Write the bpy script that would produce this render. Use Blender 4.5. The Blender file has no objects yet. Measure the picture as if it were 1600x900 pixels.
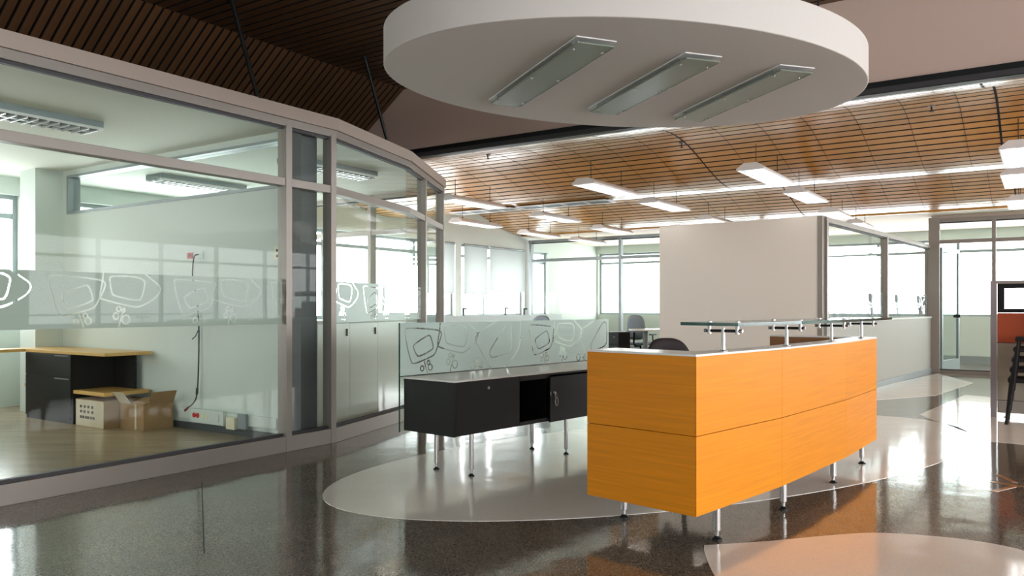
import bpy, bmesh, math, random
import numpy as np
from mathutils import Vector, Matrix

random.seed(7)
SC = bpy.context.scene
COL = SC.collection

# ------------------------------------------------------------------ camera
FPX = 1244.4
cam_d = bpy.data.cameras.new('camera')
cam_d.sensor_width = 36.0
cam_d.lens = 36.0 * FPX / 1600.0
cam_d.shift_y = 30.0 / 1600.0
cam_d.clip_start = 0.05
cam_d.clip_end = 300
cam = bpy.data.objects.new('camera', cam_d)
COL.objects.link(cam)
cam.location = (0, 0, 1.2)
cam.rotation_euler = (math.radians(90), 0, 0)
SC.camera = cam

# ------------------------------------------------------------------ world: bright overcast sky
W = bpy.data.worlds.new('overcast_sky')
SC.world = W
W.use_nodes = True
nt = W.node_tree
nt.nodes.clear()
w_out = nt.nodes.new('ShaderNodeOutputWorld')
w_bg = nt.nodes.new('ShaderNodeBackground')
w_tc = nt.nodes.new('ShaderNodeTexCoord')
w_map = nt.nodes.new('ShaderNodeMapping')
w_map.inputs['Scale'].default_value = (1.5, 1.5, 7.0)
w_n = nt.nodes.new('ShaderNodeTexNoise')
w_n.inputs['Scale'].default_value = 2.2
w_n.inputs['Detail'].default_value = 5
w_r = nt.nodes.new('ShaderNodeValToRGB')
w_r.color_ramp.elements[0].position = 0.32
w_r.color_ramp.elements[0].color = (0.87, 0.90, 0.94, 1)
w_r.color_ramp.elements[1].position = 0.68
w_r.color_ramp.elements[1].color = (1.0, 1.0, 1.0, 1)
nt.links.new(w_tc.outputs['Generated'], w_map.inputs['Vector'])
nt.links.new(w_map.outputs['Vector'], w_n.inputs['Vector'])
nt.links.new(w_n.outputs['Fac'], w_r.inputs['Fac'])
nt.links.new(w_r.outputs['Color'], w_bg.inputs['Color'])
nt.links.new(w_bg.outputs['Background'], w_out.inputs['Surface'])
w_bg.inputs['Strength'].default_value = 6.5

SC.cycles.max_bounces = 8
SC.cycles.caustics_reflective = False
SC.cycles.caustics_refractive = False
SC.view_settings.view_transform = 'Standard'
SC.view_settings.look = 'None'
SC.view_settings.gamma = 1.0
SC.view_settings.use_curve_mapping = False
SC.view_settings.exposure = 0.82

# ------------------------------------------------------------------ plan grid of the building
GA = Vector((0.83, -0.558))     # along the facades, to the right and nearer
GB = Vector((0.558, 0.83))      # into the depth of the building
ROT_B = math.atan2(0.83, 0.558)  # heading of GB
ROT_A = math.atan2(-0.558, 0.83)
def P(a, b, z=0.0):
    return Vector((GA.x * a + GB.x * b, GA.y * a + GB.y * b, z))
def AB(x, y):
    return (GA.x * x + GA.y * y, GB.x * x + GB.y * y)

# ------------------------------------------------------------------ materials
def lin(c):
    out = []
    for v in c:
        v = v / 255.0
        out.append(v / 12.92 if v <= 0.04045 else ((v + 0.055) / 1.055) ** 2.4)
    return (*out, 1.0)

MATS = {}
def mat(name, rgb, rough=0.5, metal=0.0, noise=None, bump=0.0, spec=0.5, coat=0.0, trans=0.0, rand=0.0, alpha=1.0):
    """noise = (scale vector, amount): multiplies the colour by a soft procedural grain"""
    if name in MATS:
        return MATS[name]
    m = bpy.data.materials.new(name)
    m.use_nodes = True
    n = m.node_tree.nodes
    l = m.node_tree.links
    b = n['Principled BSDF']
    c = lin(rgb)
    b.inputs['Base Color'].default_value = c
    b.inputs['Roughness'].default_value = rough
    b.inputs['Metallic'].default_value = metal
    b.inputs['Specular IOR Level'].default_value = spec
    b.inputs['Coat Weight'].default_value = coat
    b.inputs['Coat Roughness'].default_value = 0.08
    b.inputs['Transmission Weight'].default_value = trans
    if noise or rand:
        col_sock = None
        hsv = n.new('ShaderNodeHueSaturation')
        hsv.inputs['Color'].default_value = c
        val = n.new('ShaderNodeMath'); val.operation = 'ADD'; val.inputs[0].default_value = 1.0; val.inputs[1].default_value = 0.0
        if noise:
            tc = n.new('ShaderNodeTexCoord')
            mp = n.new('ShaderNodeMapping')
            mp.inputs['Scale'].default_value = noise[0]
            tx = n.new('ShaderNodeTexNoise')
            tx.inputs['Scale'].default_value = 1.0
            tx.inputs['Detail'].default_value = 4.0
            l.new(tc.outputs['Object'], mp.inputs['Vector'])
            l.new(mp.outputs['Vector'], tx.inputs['Vector'])
            mr = n.new('ShaderNodeMapRange')
            mr.inputs['From Min'].default_value = 0.3
            mr.inputs['From Max'].default_value = 0.7
            mr.inputs['To Min'].default_value = -noise[1]
            mr.inputs['To Max'].default_value = noise[1]
            l.new(tx.outputs['Fac'], mr.inputs['Value'])
            l.new(mr.outputs['Result'], val.inputs[1])
            if bump:
                bp = n.new('ShaderNodeBump')
                bp.inputs['Strength'].default_value = bump
                bp.inputs['Distance'].default_value = 0.002
                l.new(tx.outputs['Fac'], bp.inputs['Height'])
                l.new(bp.outputs['Normal'], b.inputs['Normal'])
        last = val.outputs[0]
        if rand:
            oi = n.new('ShaderNodeObjectInfo')
            mr2 = n.new('ShaderNodeMapRange')
            mr2.inputs['To Min'].default_value = 1 - rand
            mr2.inputs['To Max'].default_value = 1 + rand
            l.new(oi.outputs['Random'], mr2.inputs['Value'])
            mu = n.new('ShaderNodeMath'); mu.operation = 'MULTIPLY'
            l.new(last, mu.inputs[0]); l.new(mr2.outputs['Result'], mu.inputs[1])
            last = mu.outputs[0]
        l.new(last, hsv.inputs['Value'])
        l.new(hsv.outputs['Color'], b.inputs['Base Color'])
    MATS[name] = m
    return m

def glass_mat(name, tint, base=0.05, rough=0.0):
    """thin architectural glass: clear with a tint, mirror reflection rising towards grazing angles"""
    m = bpy.data.materials.new(name)
    m.use_nodes = True
    n = m.node_tree.nodes; l = m.node_tree.links
    n.clear()
    out = n.new('ShaderNodeOutputMaterial')
    mix = n.new('ShaderNodeMixShader')
    tr = n.new('ShaderNodeBsdfTransparent'); tr.inputs['Color'].default_value = (*tint, 1)
    gl = n.new('ShaderNodeBsdfGlossy'); gl.inputs['Roughness'].default_value = rough
    lw = n.new('ShaderNodeLayerWeight'); lw.inputs['Blend'].default_value = 0.5
    pw = n.new('ShaderNodeMath'); pw.operation = 'POWER'; pw.inputs[1].default_value = 5.0
    ma = n.new('ShaderNodeMath'); ma.operation = 'MULTIPLY_ADD'; ma.inputs[1].default_value = 1.0 - base; ma.inputs[2].default_value = base
    l.new(lw.outputs['Facing'], pw.inputs[0])
    l.new(pw.outputs[0], ma.inputs[0])
    l.new(ma.outputs[0], mix.inputs['Fac'])
    l.new(tr.outputs[0], mix.inputs[1]); l.new(gl.outputs[0], mix.inputs[2])
    l.new(mix.outputs[0], out.inputs['Surface'])
    MATS[name] = m
    return m

def film_mat(name, rgb, diff=0.5, clear=0.0):
    """frosted film: scatters light both ways"""
    m = bpy.data.materials.new(name)
    m.use_nodes = True
    n = m.node_tree.nodes; l = m.node_tree.links
    n.clear()
    out = n.new('ShaderNodeOutputMaterial')
    mix = n.new('ShaderNodeMixShader'); mix.inputs['Fac'].default_value = diff
    tl = n.new('ShaderNodeBsdfTranslucent'); tl.inputs['Color'].default_value = lin(rgb)
    df = n.new('ShaderNodeBsdfDiffuse'); df.inputs['Color'].default_value = lin(rgb)
    l.new(tl.outputs[0], mix.inputs[1]); l.new(df.outputs[0], mix.inputs[2])
    last = mix
    if clear:
        tr = n.new('ShaderNodeBsdfTransparent')
        m2 = n.new('ShaderNodeMixShader'); m2.inputs['Fac'].default_value = clear
        l.new(mix.outputs[0], m2.inputs[1]); l.new(tr.outputs[0], m2.inputs[2])
        last = m2
    l.new(last.outputs[0], out.inputs['Surface'])
    MATS[name] = m
    return m

def terrazzo_mat(name, base, chips, rough, amount):
    m = bpy.data.materials.new(name)
    m.use_nodes = True
    n = m.node_tree.nodes; l = m.node_tree.links
    b = n['Principled BSDF']
    tc = n.new('ShaderNodeTexCoord')
    vo = n.new('ShaderNodeTexVoronoi'); vo.inputs['Scale'].default_value = 190.0
    bw = n.new('ShaderNodeRGBToBW')
    rp = n.new('ShaderNodeValToRGB')
    rp.color_ramp.elements[0].position = 0.35; rp.color_ramp.elements[0].color = lin(base)
    rp.color_ramp.elements[1].position = 0.80; rp.color_ramp.elements[1].color = lin(chips)
    big = n.new('ShaderNodeTexNoise'); big.inputs['Scale'].default_value = 0.9; big.inputs['Detail'].default_value = 5
    mr = n.new('ShaderNodeMapRange'); mr.inputs['From Min'].default_value = 0.3; mr.inputs['From Max'].default_value = 0.7
    mr.inputs['To Min'].default_value = 1 - amount; mr.inputs['To Max'].default_value = 1 + amount
    hsv = n.new('ShaderNodeHueSaturation')
    l.new(tc.outputs['Object'], vo.inputs['Vector'])
    l.new(tc.outputs['Object'], big.inputs['Vector'])
    l.new(vo.outputs['Color'], bw.inputs['Color'])
    l.new(bw.outputs['Val'], rp.inputs['Fac'])
    l.new(rp.outputs['Color'], hsv.inputs['Color'])
    l.new(big.outputs['Fac'], mr.inputs['Value'])
    l.new(mr.outputs['Result'], hsv.inputs['Value'])
    l.new(hsv.outputs['Color'], b.inputs['Base Color'])
    b.inputs['Roughness'].default_value = rough
    b.inputs['Specular IOR Level'].default_value = 0.85
    # the polish is not dead flat: reflections waver
    wv = n.new('ShaderNodeTexNoise'); wv.inputs['Scale'].default_value = 3.0; wv.inputs['Detail'].default_value = 1.5
    bp = n.new('ShaderNodeBump'); bp.inputs['Strength'].default_value = 0.12; bp.inputs['Distance'].default_value = 0.02
    l.new(tc.outputs['Object'], wv.inputs['Vector'])
    l.new(wv.outputs['Fac'], bp.inputs['Height'])
    l.new(bp.outputs['Normal'], b.inputs['Normal'])
    MATS[name] = m
    return m

M_TERR = terrazzo_mat('dark_terrazzo', (84, 79, 73), (148, 134, 117), 0.09, 0.22)
M_TERR_L = terrazzo_mat('pale_terrazzo', (240, 234, 226), (248, 243, 236), 0.10, 0.04)
M_LAM = mat('laminate_floor', (164, 146, 120), 0.22, noise=((1.2, 14, 1), 0.16))
M_ORANGE = mat('orange_veneer', (226, 138, 3), 0.5, noise=((2.0, 2.0, 85.0), 0.09), spec=0.3)
M_WHITE_TOP = mat('white_laminate', (238, 236, 232), 0.28)
M_CHROME = mat('brushed_steel', (158, 153, 151), 0.3, 1.0)
M_DARKSTEEL = mat('dark_steel', (40, 42, 42), 0.45, 0.6)
M_BLACK = mat('black_laminate', (24, 23, 23), 0.5, spec=0.25)
M_BLACK_IN = mat('black_inside', (22, 22, 22), 0.7)
M_FRAME = mat('aluminium_frame', (148, 140, 133), 0.42, 0.35)
M_FRAME_D = mat('dark_gasket', (58, 56, 58), 0.6)
M_HEAD = mat('header_paint', (168, 152, 140), 0.6)
M_BULK = mat('bulkhead_paint', (208, 180, 166), 0.7)
M_WALLW = mat('white_wall_paint', (204, 211, 205), 0.6)
M_PANELW = mat('warm_white_wall_paint', (238, 230, 220), 0.55)
M_CEILW = mat('ceiling_paint', (222, 224, 214), 0.7)
M_CREAM = mat('cream_ceiling_paint', (216, 206, 186), 0.75)
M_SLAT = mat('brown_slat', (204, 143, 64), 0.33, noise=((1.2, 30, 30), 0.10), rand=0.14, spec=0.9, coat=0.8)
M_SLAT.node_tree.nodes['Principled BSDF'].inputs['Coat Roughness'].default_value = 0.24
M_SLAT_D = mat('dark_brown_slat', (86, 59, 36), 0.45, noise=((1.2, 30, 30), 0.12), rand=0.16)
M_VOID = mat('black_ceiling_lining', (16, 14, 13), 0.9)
M_WINF = mat('window_aluminium', (150, 158, 160), 0.45, 0.3)
M_LAMPW = mat('lamp_enamel', (216, 212, 210), 0.35)
M_TUBE = mat('fluorescent_tube', (240, 240, 236), 0.3)
M_TUBE.node_tree.nodes['Principled BSDF'].inputs['Emission Color'].default_value = (1.0, 0.97, 0.93, 1)
M_TUBE.node_tree.nodes['Principled BSDF'].inputs['Emission Strength'].default_value = 7.0
M_REFL = mat('lamp_reflector', (240, 240, 242), 0.16, 0.55)
M_BLIND = film_mat('blind_fabric', (186, 190, 188), 0.4)
M_GLASS = glass_mat('clear_green_glass', (0.94, 0.975, 0.957), 0.009)
M_WINGL = glass_mat('window_glass', (0.985, 0.99, 0.99), 0.02)
M_GLEDGE = mat('green_glass_edge', (20, 84, 74), 0.12, trans=0.35)
M_FILM = film_mat('frosted_film', (182, 188, 182), 0.5)
M_FILM2 = film_mat('pale_frosted_film', (240, 246, 246), 0.4)
M_FILM3 = film_mat('grey_frosted_film', (150, 160, 168), 0.75)
M_DISC = mat('disc_plaster', (208, 200, 194), 0.75)
M_DIFF = mat('lamp_glass_diffuser', (118, 126, 112), 0.25)
M_CARD = mat('cardboard', (150, 118, 82), 0.8, noise=((6, 6, 6), 0.08))
M_CARD_P = mat('printed_cardboard', (196, 184, 158), 0.7, noise=((6, 6, 6), 0.06))
M_INK = mat('box_print', (70, 56, 44), 0.8)
M_WOODTOP = mat('oak_desk_top', (212, 168, 98), 0.35, noise=((3, 20, 20), 0.08))
M_CABLE = mat('black_cable', (28, 28, 32), 0.5)
M_RED = mat('red_socket', (190, 40, 32), 0.4)
M_SOCK = mat('cream_socket', (222, 216, 190), 0.4)
M_FABG = mat('grey_chair_fabric', (132, 144, 152), 0.85)
M_FABB = mat('brown_grey_chair_fabric', (74, 66, 68), 0.85)
M_PLB = mat('black_plastic', (20, 19, 20), 0.6, spec=0.25)
M_TERRA = mat('terracotta_fabric', (176, 82, 52), 0.85)
M_BEIGE = mat('beige_fabric', (150, 140, 128), 0.85)
M_GREYPL = mat('grey_plastic', (140, 146, 150), 0.5)
M_TAN = mat('tan_inlay', (170, 122, 78), 0.2)

# ------------------------------------------------------------------ mesh helpers
ORG = {}
class MB:
    def __init__(s):
        s.v = []; s.f = []; s.mi = []
    def quad_prism(s, base, z0, z1, mi=0):
        """polygon (list of xy, counter-clockwise) extruded from z0 to z1"""
        n = len(base); k = len(s.v)
        for x, y in base: s.v.append((x, y, z0))
        for x, y in base: s.v.append((x, y, z1))
        s.f.append(tuple(k + i for i in reversed(range(n)))); s.mi.append(mi)
        s.f.append(tuple(k + n + i for i in range(n))); s.mi.append(mi)
        for i in range(n):
            j = (i + 1) % n
            s.f.append((k + i, k + j, k + n + j, k + n + i)); s.mi.append(mi)
        return s
    def box(s, x0, x1, y0, y1, z0, z1, mi=0):
        return s.quad_prism([(x0, y0), (x1, y0), (x1, y1), (x0, y1)], z0, z1, mi)
    def abox(s, a0, a1, b0, b1, z0, z1, mi=0):
        """box in building-grid coordinates"""
        q = [P(a0, b0), P(a1, b0), P(a1, b1), P(a0, b1)]
        return s.quad_prism([(p.x, p.y) for p in q], z0, z1, mi)
    def obox(s, o, u, u0, u1, w0, w1, z0, z1, mi=0):
        """box along unit direction u from point o; w to the left of u"""
        u = Vector(u[:2]); w = Vector((-u.y, u.x)); o = Vector(o[:2])
        q = [o + u * u0 + w * w0, o + u * u1 + w * w0, o + u * u1 + w * w1, o + u * u0 + w * w1]
        return s.quad_prism([(p.x, p.y) for p in q], z0, z1, mi)
    def hexa(s, pts, mi=0):
        """8 points: 4 bottom ccw, 4 top ccw"""
        k = len(s.v)
        s.v += [tuple(p) for p in pts]
        for f in ((3, 2, 1, 0), (4, 5, 6, 7), (0, 1, 5, 4), (1, 2, 6, 5), (2, 3, 7, 6), (3, 0, 4, 7)):
            s.f.append(tuple(k + i for i in f)); s.mi.append(mi)
        return s
    def lathe(s, c, prof, n=20, axis=None, mi=0):
        """profile [(r, h)] turned about an axis through c (default z)"""
        c = Vector(c)
        ax = Vector(axis).normalized() if axis is not None else Vector((0, 0, 1))
        e1 = ax.orthogonal().normalized(); e2 = ax.cross(e1)
        k = len(s.v); m = len(prof)
        for r, h in prof:
            for i in range(n):
                t = 2 * math.pi * i / n
                p = c + ax * h + (e1 * math.cos(t) + e2 * math.sin(t)) * max(r, 1e-5)
                s.v.append(tuple(p))
        for j in range(m - 1):
            for i in range(n):
                i2 = (i + 1) % n
                s.f.append((k + j * n + i, k + j * n + i2, k + (j + 1) * n + i2, k + (j + 1) * n + i)); s.mi.append(mi)
        s.f.append(tuple(k + i for i in reversed(range(n)))); s.mi.append(mi)
        s.f.append(tuple(k + (m - 1) * n + i for i in range(n))); s.mi.append(mi)
        return s
    def rod(s, p0, p1, r, n=12, mi=0):
        p0 = Vector(p0); p1 = Vector(p1)
        return s.lathe(p0, [(r, 0), (r, (p1 - p0).length)], n, p1 - p0, mi)
    def tube(s, pts, r, n=8, mi=0, closed=False):
        pts = [Vector(p) for p in pts]
        k = len(s.v); m = len(pts)
        up = None
        for i, p in enumerate(pts):
            if closed:
                d = pts[(i + 1) % m] - pts[i - 1]
            else:
                d = pts[min(i + 1, m - 1)] - pts[max(i - 1, 0)]
            d.normalize()
            if up is None: up = d.orthogonal().normalized()
            up = (up - d * up.dot(d)).normalized()
            e2 = d.cross(up)
            for j in range(n):
                t = 2 * math.pi * j / n
                s.v.append(tuple(p + (up * math.cos(t) + e2 * math.sin(t)) * r))
        for i in range(m if closed else m - 1):
            i2 = (i + 1) % m
            for j in range(n):
                j2 = (j + 1) % n
                s.f.append((k + i * n + j, k + i * n + j2, k + i2 * n + j2, k + i2 * n + j)); s.mi.append(mi)
        if not closed:
            s.f.append(tuple(k + j for j in reversed(range(n)))); s.mi.append(mi)
            s.f.append(tuple(k + (m - 1) * n + j for j in range(n))); s.mi.append(mi)
        return s
    def build(s, name, mats, parent=None, origin=None, bevel=0.0, smooth=False, seg=2):
        if not isinstance(mats, (list, tuple)): mats = [mats]
        me = bpy.data.meshes.new(name)
        if parent is not None:
            org = ORG[parent]
        else:
            org = Vector(origin) if origin is not None else Vector((0, 0, 0))
        vs = [(v[0] - org.x, v[1] - org.y, v[2] - org.z) for v in s.v]
        me.from_pydata(vs, [], s.f)
        for m in mats: me.materials.append(m)
        me.polygons.foreach_set('material_index', s.mi)
        if smooth:
            me.polygons.foreach_set('use_smooth', [True] * len(me.polygons))
        me.update()
        bm = bmesh.new(); bm.from_mesh(me)
        bmesh.ops.recalc_face_normals(bm, faces=bm.faces)
        bm.to_mesh(me); bm.free()
        o = bpy.data.objects.new(name, me)
        COL.objects.link(o)
        if parent is not None:
            o.parent = parent
        else:
            o.location = org
        ORG[o] = org.copy()
        if bevel:
            md = o.modifiers.new('bevel', 'BEVEL'); md.width = bevel; md.segments = seg; md.limit_method = 'ANGLE'; md.angle_limit = math.radians(40)
        if smooth:
            try:
                md = o.modifiers.new('edge_split', 'EDGE_SPLIT'); md.split_angle = math.radians(42)
            except Exception:
                pass
        return o

def empty(name, loc):
    o = bpy.data.objects.new(name, None)
    o.empty_display_size = 0.1
    COL.objects.link(o)
    o.location = loc
    ORG[o] = Vector(loc)
    return o
def tag(o, label, cat, group=None):
    o['label'] = label; o['category'] = cat
    if group: o['group'] = group
    return o
def struct(o, label=None):
    o['kind'] = 'structure'
    if label: o['label'] = label
    return o
def thing(name, loc, label, cat, group=None):
    return tag(empty(name, loc), label, cat, group)
def copy_thing(o, loc, rz=0.0, label=None, parent=None):
    c = o.copy(); COL.objects.link(c)
    if parent is None:
        c.location = loc; c.rotation_euler = (0, 0, rz)
        if label: c['label'] = label
    else:
        c.parent = parent
    for ch in o.children:
        copy_thing(ch, None, parent=c)
    return c

# ================================================================== STRUCTURE
A_L, B_F, A_R, B_N = -10.3, 19.5, 6.5, -6.0

# ---- floors
fl = struct(MB().abox(A_L, A_R, B_N, B_F, -0.15, 0.0).build('floor', M_TERR))
def inlay(pts, z=0.002, name='floor_inlay', m=None):
    return MB().quad_prism(pts, -0.02, z).build(name, m or M_TERR_L, fl)
def ellipse(cx, cy, ra, rb, ang, n=96):
    c, s_ = math.cos(ang), math.sin(ang)
    out = []
    for i in range(n):
        t = 2 * math.pi * i / n
        x, y = ra * math.cos(t), rb * math.sin(t)
        out.append((cx + x * c - y * s_, cy + x * s_ + y * c))
    return out
def catmull(pts, k=10, closed=True):
    n = len(pts); out = []
    for i in range(n if closed else n - 1):
        p0, p1, p2, p3 = (Vector(pts[(i + j - 1) % n] if closed else pts[min(max(i + j - 1, 0), n - 1)]) for j in range(4))
        for q in range(k):
            t = q / k
            out.append(0.5 * ((2 * p1) + (p2 - p0) * t + (2 * p0 - 5 * p1 + 4 * p2 - p3) * t * t + (3 * p1 - p0 - 3 * p2 + p3) * t ** 3))
    if not closed: out.append(Vector(pts[-1]))
    return out
inlay(ellipse(1.62, 6.69, 3.30, 1.478, math.radians(34.4)))
blob = [(0.97, 4.01)] + [tuple(p) for p in catmull([(0.97, 4.01), (1.31, 4.08), (1.69, 4.19), (1.94, 4.23), (2.21, 4.17), (2.41, 4.06), (2.53, 3.88), (2.55, 3.5), (2.35, 2.95), (1.9, 2.5), (1.4, 2.4), (1.05, 2.75), (0.91, 3.2), (0.905, 3.56), (0.94, 3.88), (0.965, 4.0)], 8, False)][1:]
inlay(list(reversed(blob)))
inlay([(4.28, 7.10), (4.47, 6.95), (5.3, 6.75), (6.6, 7.3), (7.2, 9.4), (6.2, 10.9), (5.3, 9.8), (4.55, 8.9)])
inlay([(4.72, 10.3), (5.74, 10.8), (7.3, 12.6), (7.7, 14.4), (5.6, 12.1), (4.6, 10.9)])
def strip(p0, p1, w):
    p0 = Vector(p0); p1 = Vector(p1); d = (p1 - p0).normalized(); n_ = Vector((-d.y, d.x)) * w / 2
    return [tuple(p0 - n_), tuple(p1 - n_), tuple(p1 + n_), tuple(p0 + n_)]
for p0, p1 in (((3.48, 5.70), (3.44, 5.44)), ((3.29, 5.47), (3.50, 5.24)), ((3.13, 5.185), (3.36, 5.33))):
    inlay(strip(p0, p1, 0.035), 0.0025, 'inlay_strip', M_TAN)

inlay(strip((-2.13, 5.47), (-1.50, 3.88), 0.005), 0.001, 'floor_joint', M_VOID)
flm = struct(MB().abox(A_L, -5.27, B_N, 4.78, -0.1, 0.012).build('floor_meeting_room', M_LAM))

# ---- facade builder: wall with window openings
def facade(wall_name, o, u, length, thick, ztop, opens, wid, m_wall):
    """o start point (xy), u unit direction, inside is left of u; opens: (s0, s1, z0, z1, mullions, transom)"""
    mb = MB()
    cur = 0.0
    for (s0, s1, z0, z1, mull, tr) in opens:
        if s0 > cur: mb.obox(o, u, cur, s0, -thick, 0, 0, ztop)
        mb.obox(o, u, s0, s1, -thick, 0, 0, z0)
        mb.obox(o, u, s0, s1, -thick, 0, z1, ztop)
        cur = s1
    if cur < length: mb.obox(o, u, cur, length, -thick, 0, 0, ztop)
    struct(mb.build(wall_name, m_wall))
    uu = Vector(u); nn = Vector((-uu.y, uu.x)); oo = Vector(o)
    for (s0, s1, z0, z1, mull, tr) in opens:
        wid[0] += 1
        c = oo + uu * (s0 + s1) / 2 - nn * thick * 0.6
        w = struct(empty('window_%d' % wid[0], (c.x, c.y, z0)))
        d0, d1 = -thick * 0.8, -thick * 0.4
        MB().obox(o, u, s0, s1, d0, d1, z0, z0 + 0.05).build('sill_frame', M_WINF, w)
        MB().obox(o, u, s0, s1, d0, d1, z1 - 0.05, z1).build('head_frame', M_WINF, w)
        MB().obox(o, u, s0, s0 + 0.05, d0, d1, z0 + 0.05, z1 - 0.05).build('jamb', M_WINF, w)
        MB().obox(o, u, s1 - 0.05, s1, d0, d1, z0 + 0.05, z1 - 0.05).build('jamb', M_WINF, w)
        cuts = [s0 + 0.05] + list(mull) + [s1 - 0.05]
        for q in mull:
            MB().obox(o, u, q - 0.03, q + 0.03, d0, d1, z0 + 0.05, z1 - 0.05).build('mullion', M_WINF, w)
        if tr:
            MB().obox(o, u, s0 + 0.05, s1 - 0.05, d0 + 0.01, d1 - 0.01, tr - 0.03, tr + 0.03).build('transom', M_WINF, w)
        dm = (d0 + d1) / 2
        for i in range(len(cuts) - 1):
            for (za, zb) in (((z0 + 0.05, tr - 0.03), (tr + 0.03, z1 - 0.05)) if tr else ((z0 + 0.05, z1 - 0.05),)):
                pm = MB()
                pa = oo + uu * (cuts[i] + (0.03 if i else 0)) + nn * dm
                pb = oo + uu * (cuts[i + 1] - (0.03 if i < len(cuts) - 2 else 0)) + nn * dm
                pm.v = [(pa.x, pa.y, za), (pb.x, pb.y, za), (pb.x, pb.y, zb), (pa.x, pa.y, zb)]
                pm.f = [(0, 1, 2, 3)]; pm.mi = [0]
                pm.build('pane', M_WINGL, w)
        # daylight sampling portal in the opening
        ld = bpy.data.lights.new('window_portal', 'AREA')
        ld.shape = 'RECTANGLE'; ld.size = s1 - s0; ld.size_y = z1 - z0
        ld.cycles.is_portal = True
        lo = bpy.data.objects.new('window_portal', ld)
        COL.objects.link(lo)
        cc = oo + uu * (s0 + s1) / 2 - nn * (thick + 0.02)
        ndir = Vector((nn.x, nn.y, 0))
        xax = Vector((uu.x, uu.y, 0)); zax = -ndir; yax = zax.cross(xax)
        lo.matrix_world = Matrix(((xax.x, yax.x, zax.x, cc.x), (xax.y, yax.y, zax.y, cc.y), (xax.z, yax.z, zax.z, (z0 + z1) / 2), (0, 0, 0, 1)))

WID = [0]
def rng(a, b, st):
    out = []; x = a
    while x < b - 1e-6:
        out.append(x); x += st
    return out
# left facade: runs from far (b large) to near so that the inside (+a) is on its left
def Lb(b): return B_F - b
o = P(A_L, B_F)
facade('wall_left', (o.x, o.y), tuple(-GB), B_F - B_N, 0.25, 3.9, [
    (Lb(16.95), Lb(16.12), 1.0, 2.55, [], 2.3),
    (Lb(15.85), Lb(13.40), 1.0, 2.55, [Lb(14.35)], 2.3),
    (Lb(13.20), Lb(8.40), 1.0, 2.55, [Lb(12.0), Lb(10.8), Lb(9.6)], 2.3),
    (Lb(8.0), Lb(5.2), 1.0, 2.55, [Lb(6.6)], 2.3),
    (Lb(4.68), Lb(3.3), 1.0, 2.55, [], 2.3),
    (Lb(1.0), Lb(-0.6), 1.0, 2.55, [], 2.3)], WID, M_WALLW)
# back facade: from right to left
o = P(A_R, B_F)
def Ra(a): return A_R - a
facade('wall_back', (o.x, o.y), tuple(-GA), A_R - A_L, 0.25, 3.9, [
    (Ra(6.2), Ra(-10.25), 1.0, 2.66, [Ra(v) for v in (4.6, 3.0, 1.4, -0.2, -1.6, -3.18, -4.8, -6.4, -8.1, -9.62)], 2.40)], WID, M_WALLW)
# right facade, out of view, windows added and sized for their light: from near to far (inside is -a = left of +b direction)
o = P(A_R, B_N)
facade('wall_right', (o.x, o.y), tuple(GB), B_F - B_N, 0.25, 3.9, [
    (1.0, 12.6, 0.2, 2.9, [2.6, 4.2, 5.8, 7.4, 9.0, 10.8], 2.3),
    (14.0, 25.0, 0.8, 2.75, [15.5, 17, 18.5, 20, 21.5, 23], 2.3)], WID, M_WALLW)
# front facade behind the camera, unseen windows added to light the desk: from left to right
o = P(A_L, B_N)
facade('wall_front', (o.x, o.y), tuple(GA), A_R - A_L, 0.25, 3.9, [
    (0.4, 4.6, 1.0, 2.55, [1.8, 3.2], 2.3),
    (12.5, 15.0, 0.9, 2.6, [13.7], 2.3)], WID, M_WALLW)
# roof slab over everything
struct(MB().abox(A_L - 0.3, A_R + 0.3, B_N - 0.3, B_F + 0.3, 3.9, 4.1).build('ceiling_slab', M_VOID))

# ---- wavy slatted ceiling beyond the bulkhead
B_BK = 6.79
B_WE = 15.7
def wave(b): return 3.09 + 0.20 * math.cos(2 * math.pi * (b - 13.4) / 4.4)
def dwave(b): return -0.20 * 2 * math.pi / 4.4 * math.sin(2 * math.pi * (b - 13.4) / 4.4)
mb = MB()
bs = [B_BK + 0.06 + i * 0.1 for i in range(int((B_WE - B_BK) / 0.1))] + [B_WE]
k = 0
for b in bs:
    for a in (A_L, A_R):
        p = P(a, b, wave(b) + 0.045); mb.v.append(tuple(p))
    for a in (A_L, A_R):
        p = P(a, b, wave(b) + 0.075); mb.v.append(tuple(p))
for i in range(len(bs) - 1):
    q = i * 4
    mb.f.append((q, q + 4, q + 5, q + 1)); mb.mi.append(0)
    mb.f.append((q + 2, q + 3, q + 7, q + 6)); mb.mi.append(0)
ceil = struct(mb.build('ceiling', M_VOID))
def slat_mesh(name, length, width, thick, m):
    me = bpy.data.meshes.new(name)
    l, w, t = length / 2, width / 2, thick
    v = [(-l, -w, 0), (l, -w, 0), (l, w, 0), (-l, w, 0), (-l, -w, t), (l, -w, t), (l, w, t), (-l, w, t)]
    me.from_pydata(v, [], [(3, 2, 1, 0), (4, 5, 6, 7), (0, 1, 5, 4), (1, 2, 6, 5), (2, 3, 7, 6), (3, 0, 4, 7)])
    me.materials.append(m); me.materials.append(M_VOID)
    me.polygons.foreach_set('material_index', [0, 1, 1, 1, 1, 1])   # visible underside veneered, edges blackened to paint in the shade of the gaps
    return me
pitch = 0.14
sm = slat_mesh('slat', A_R - A_L - 0.02, pitch * 0.83, 0.02, M_SLAT)
nsl = int((B_WE - B_BK - 0.1) / pitch)
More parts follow.
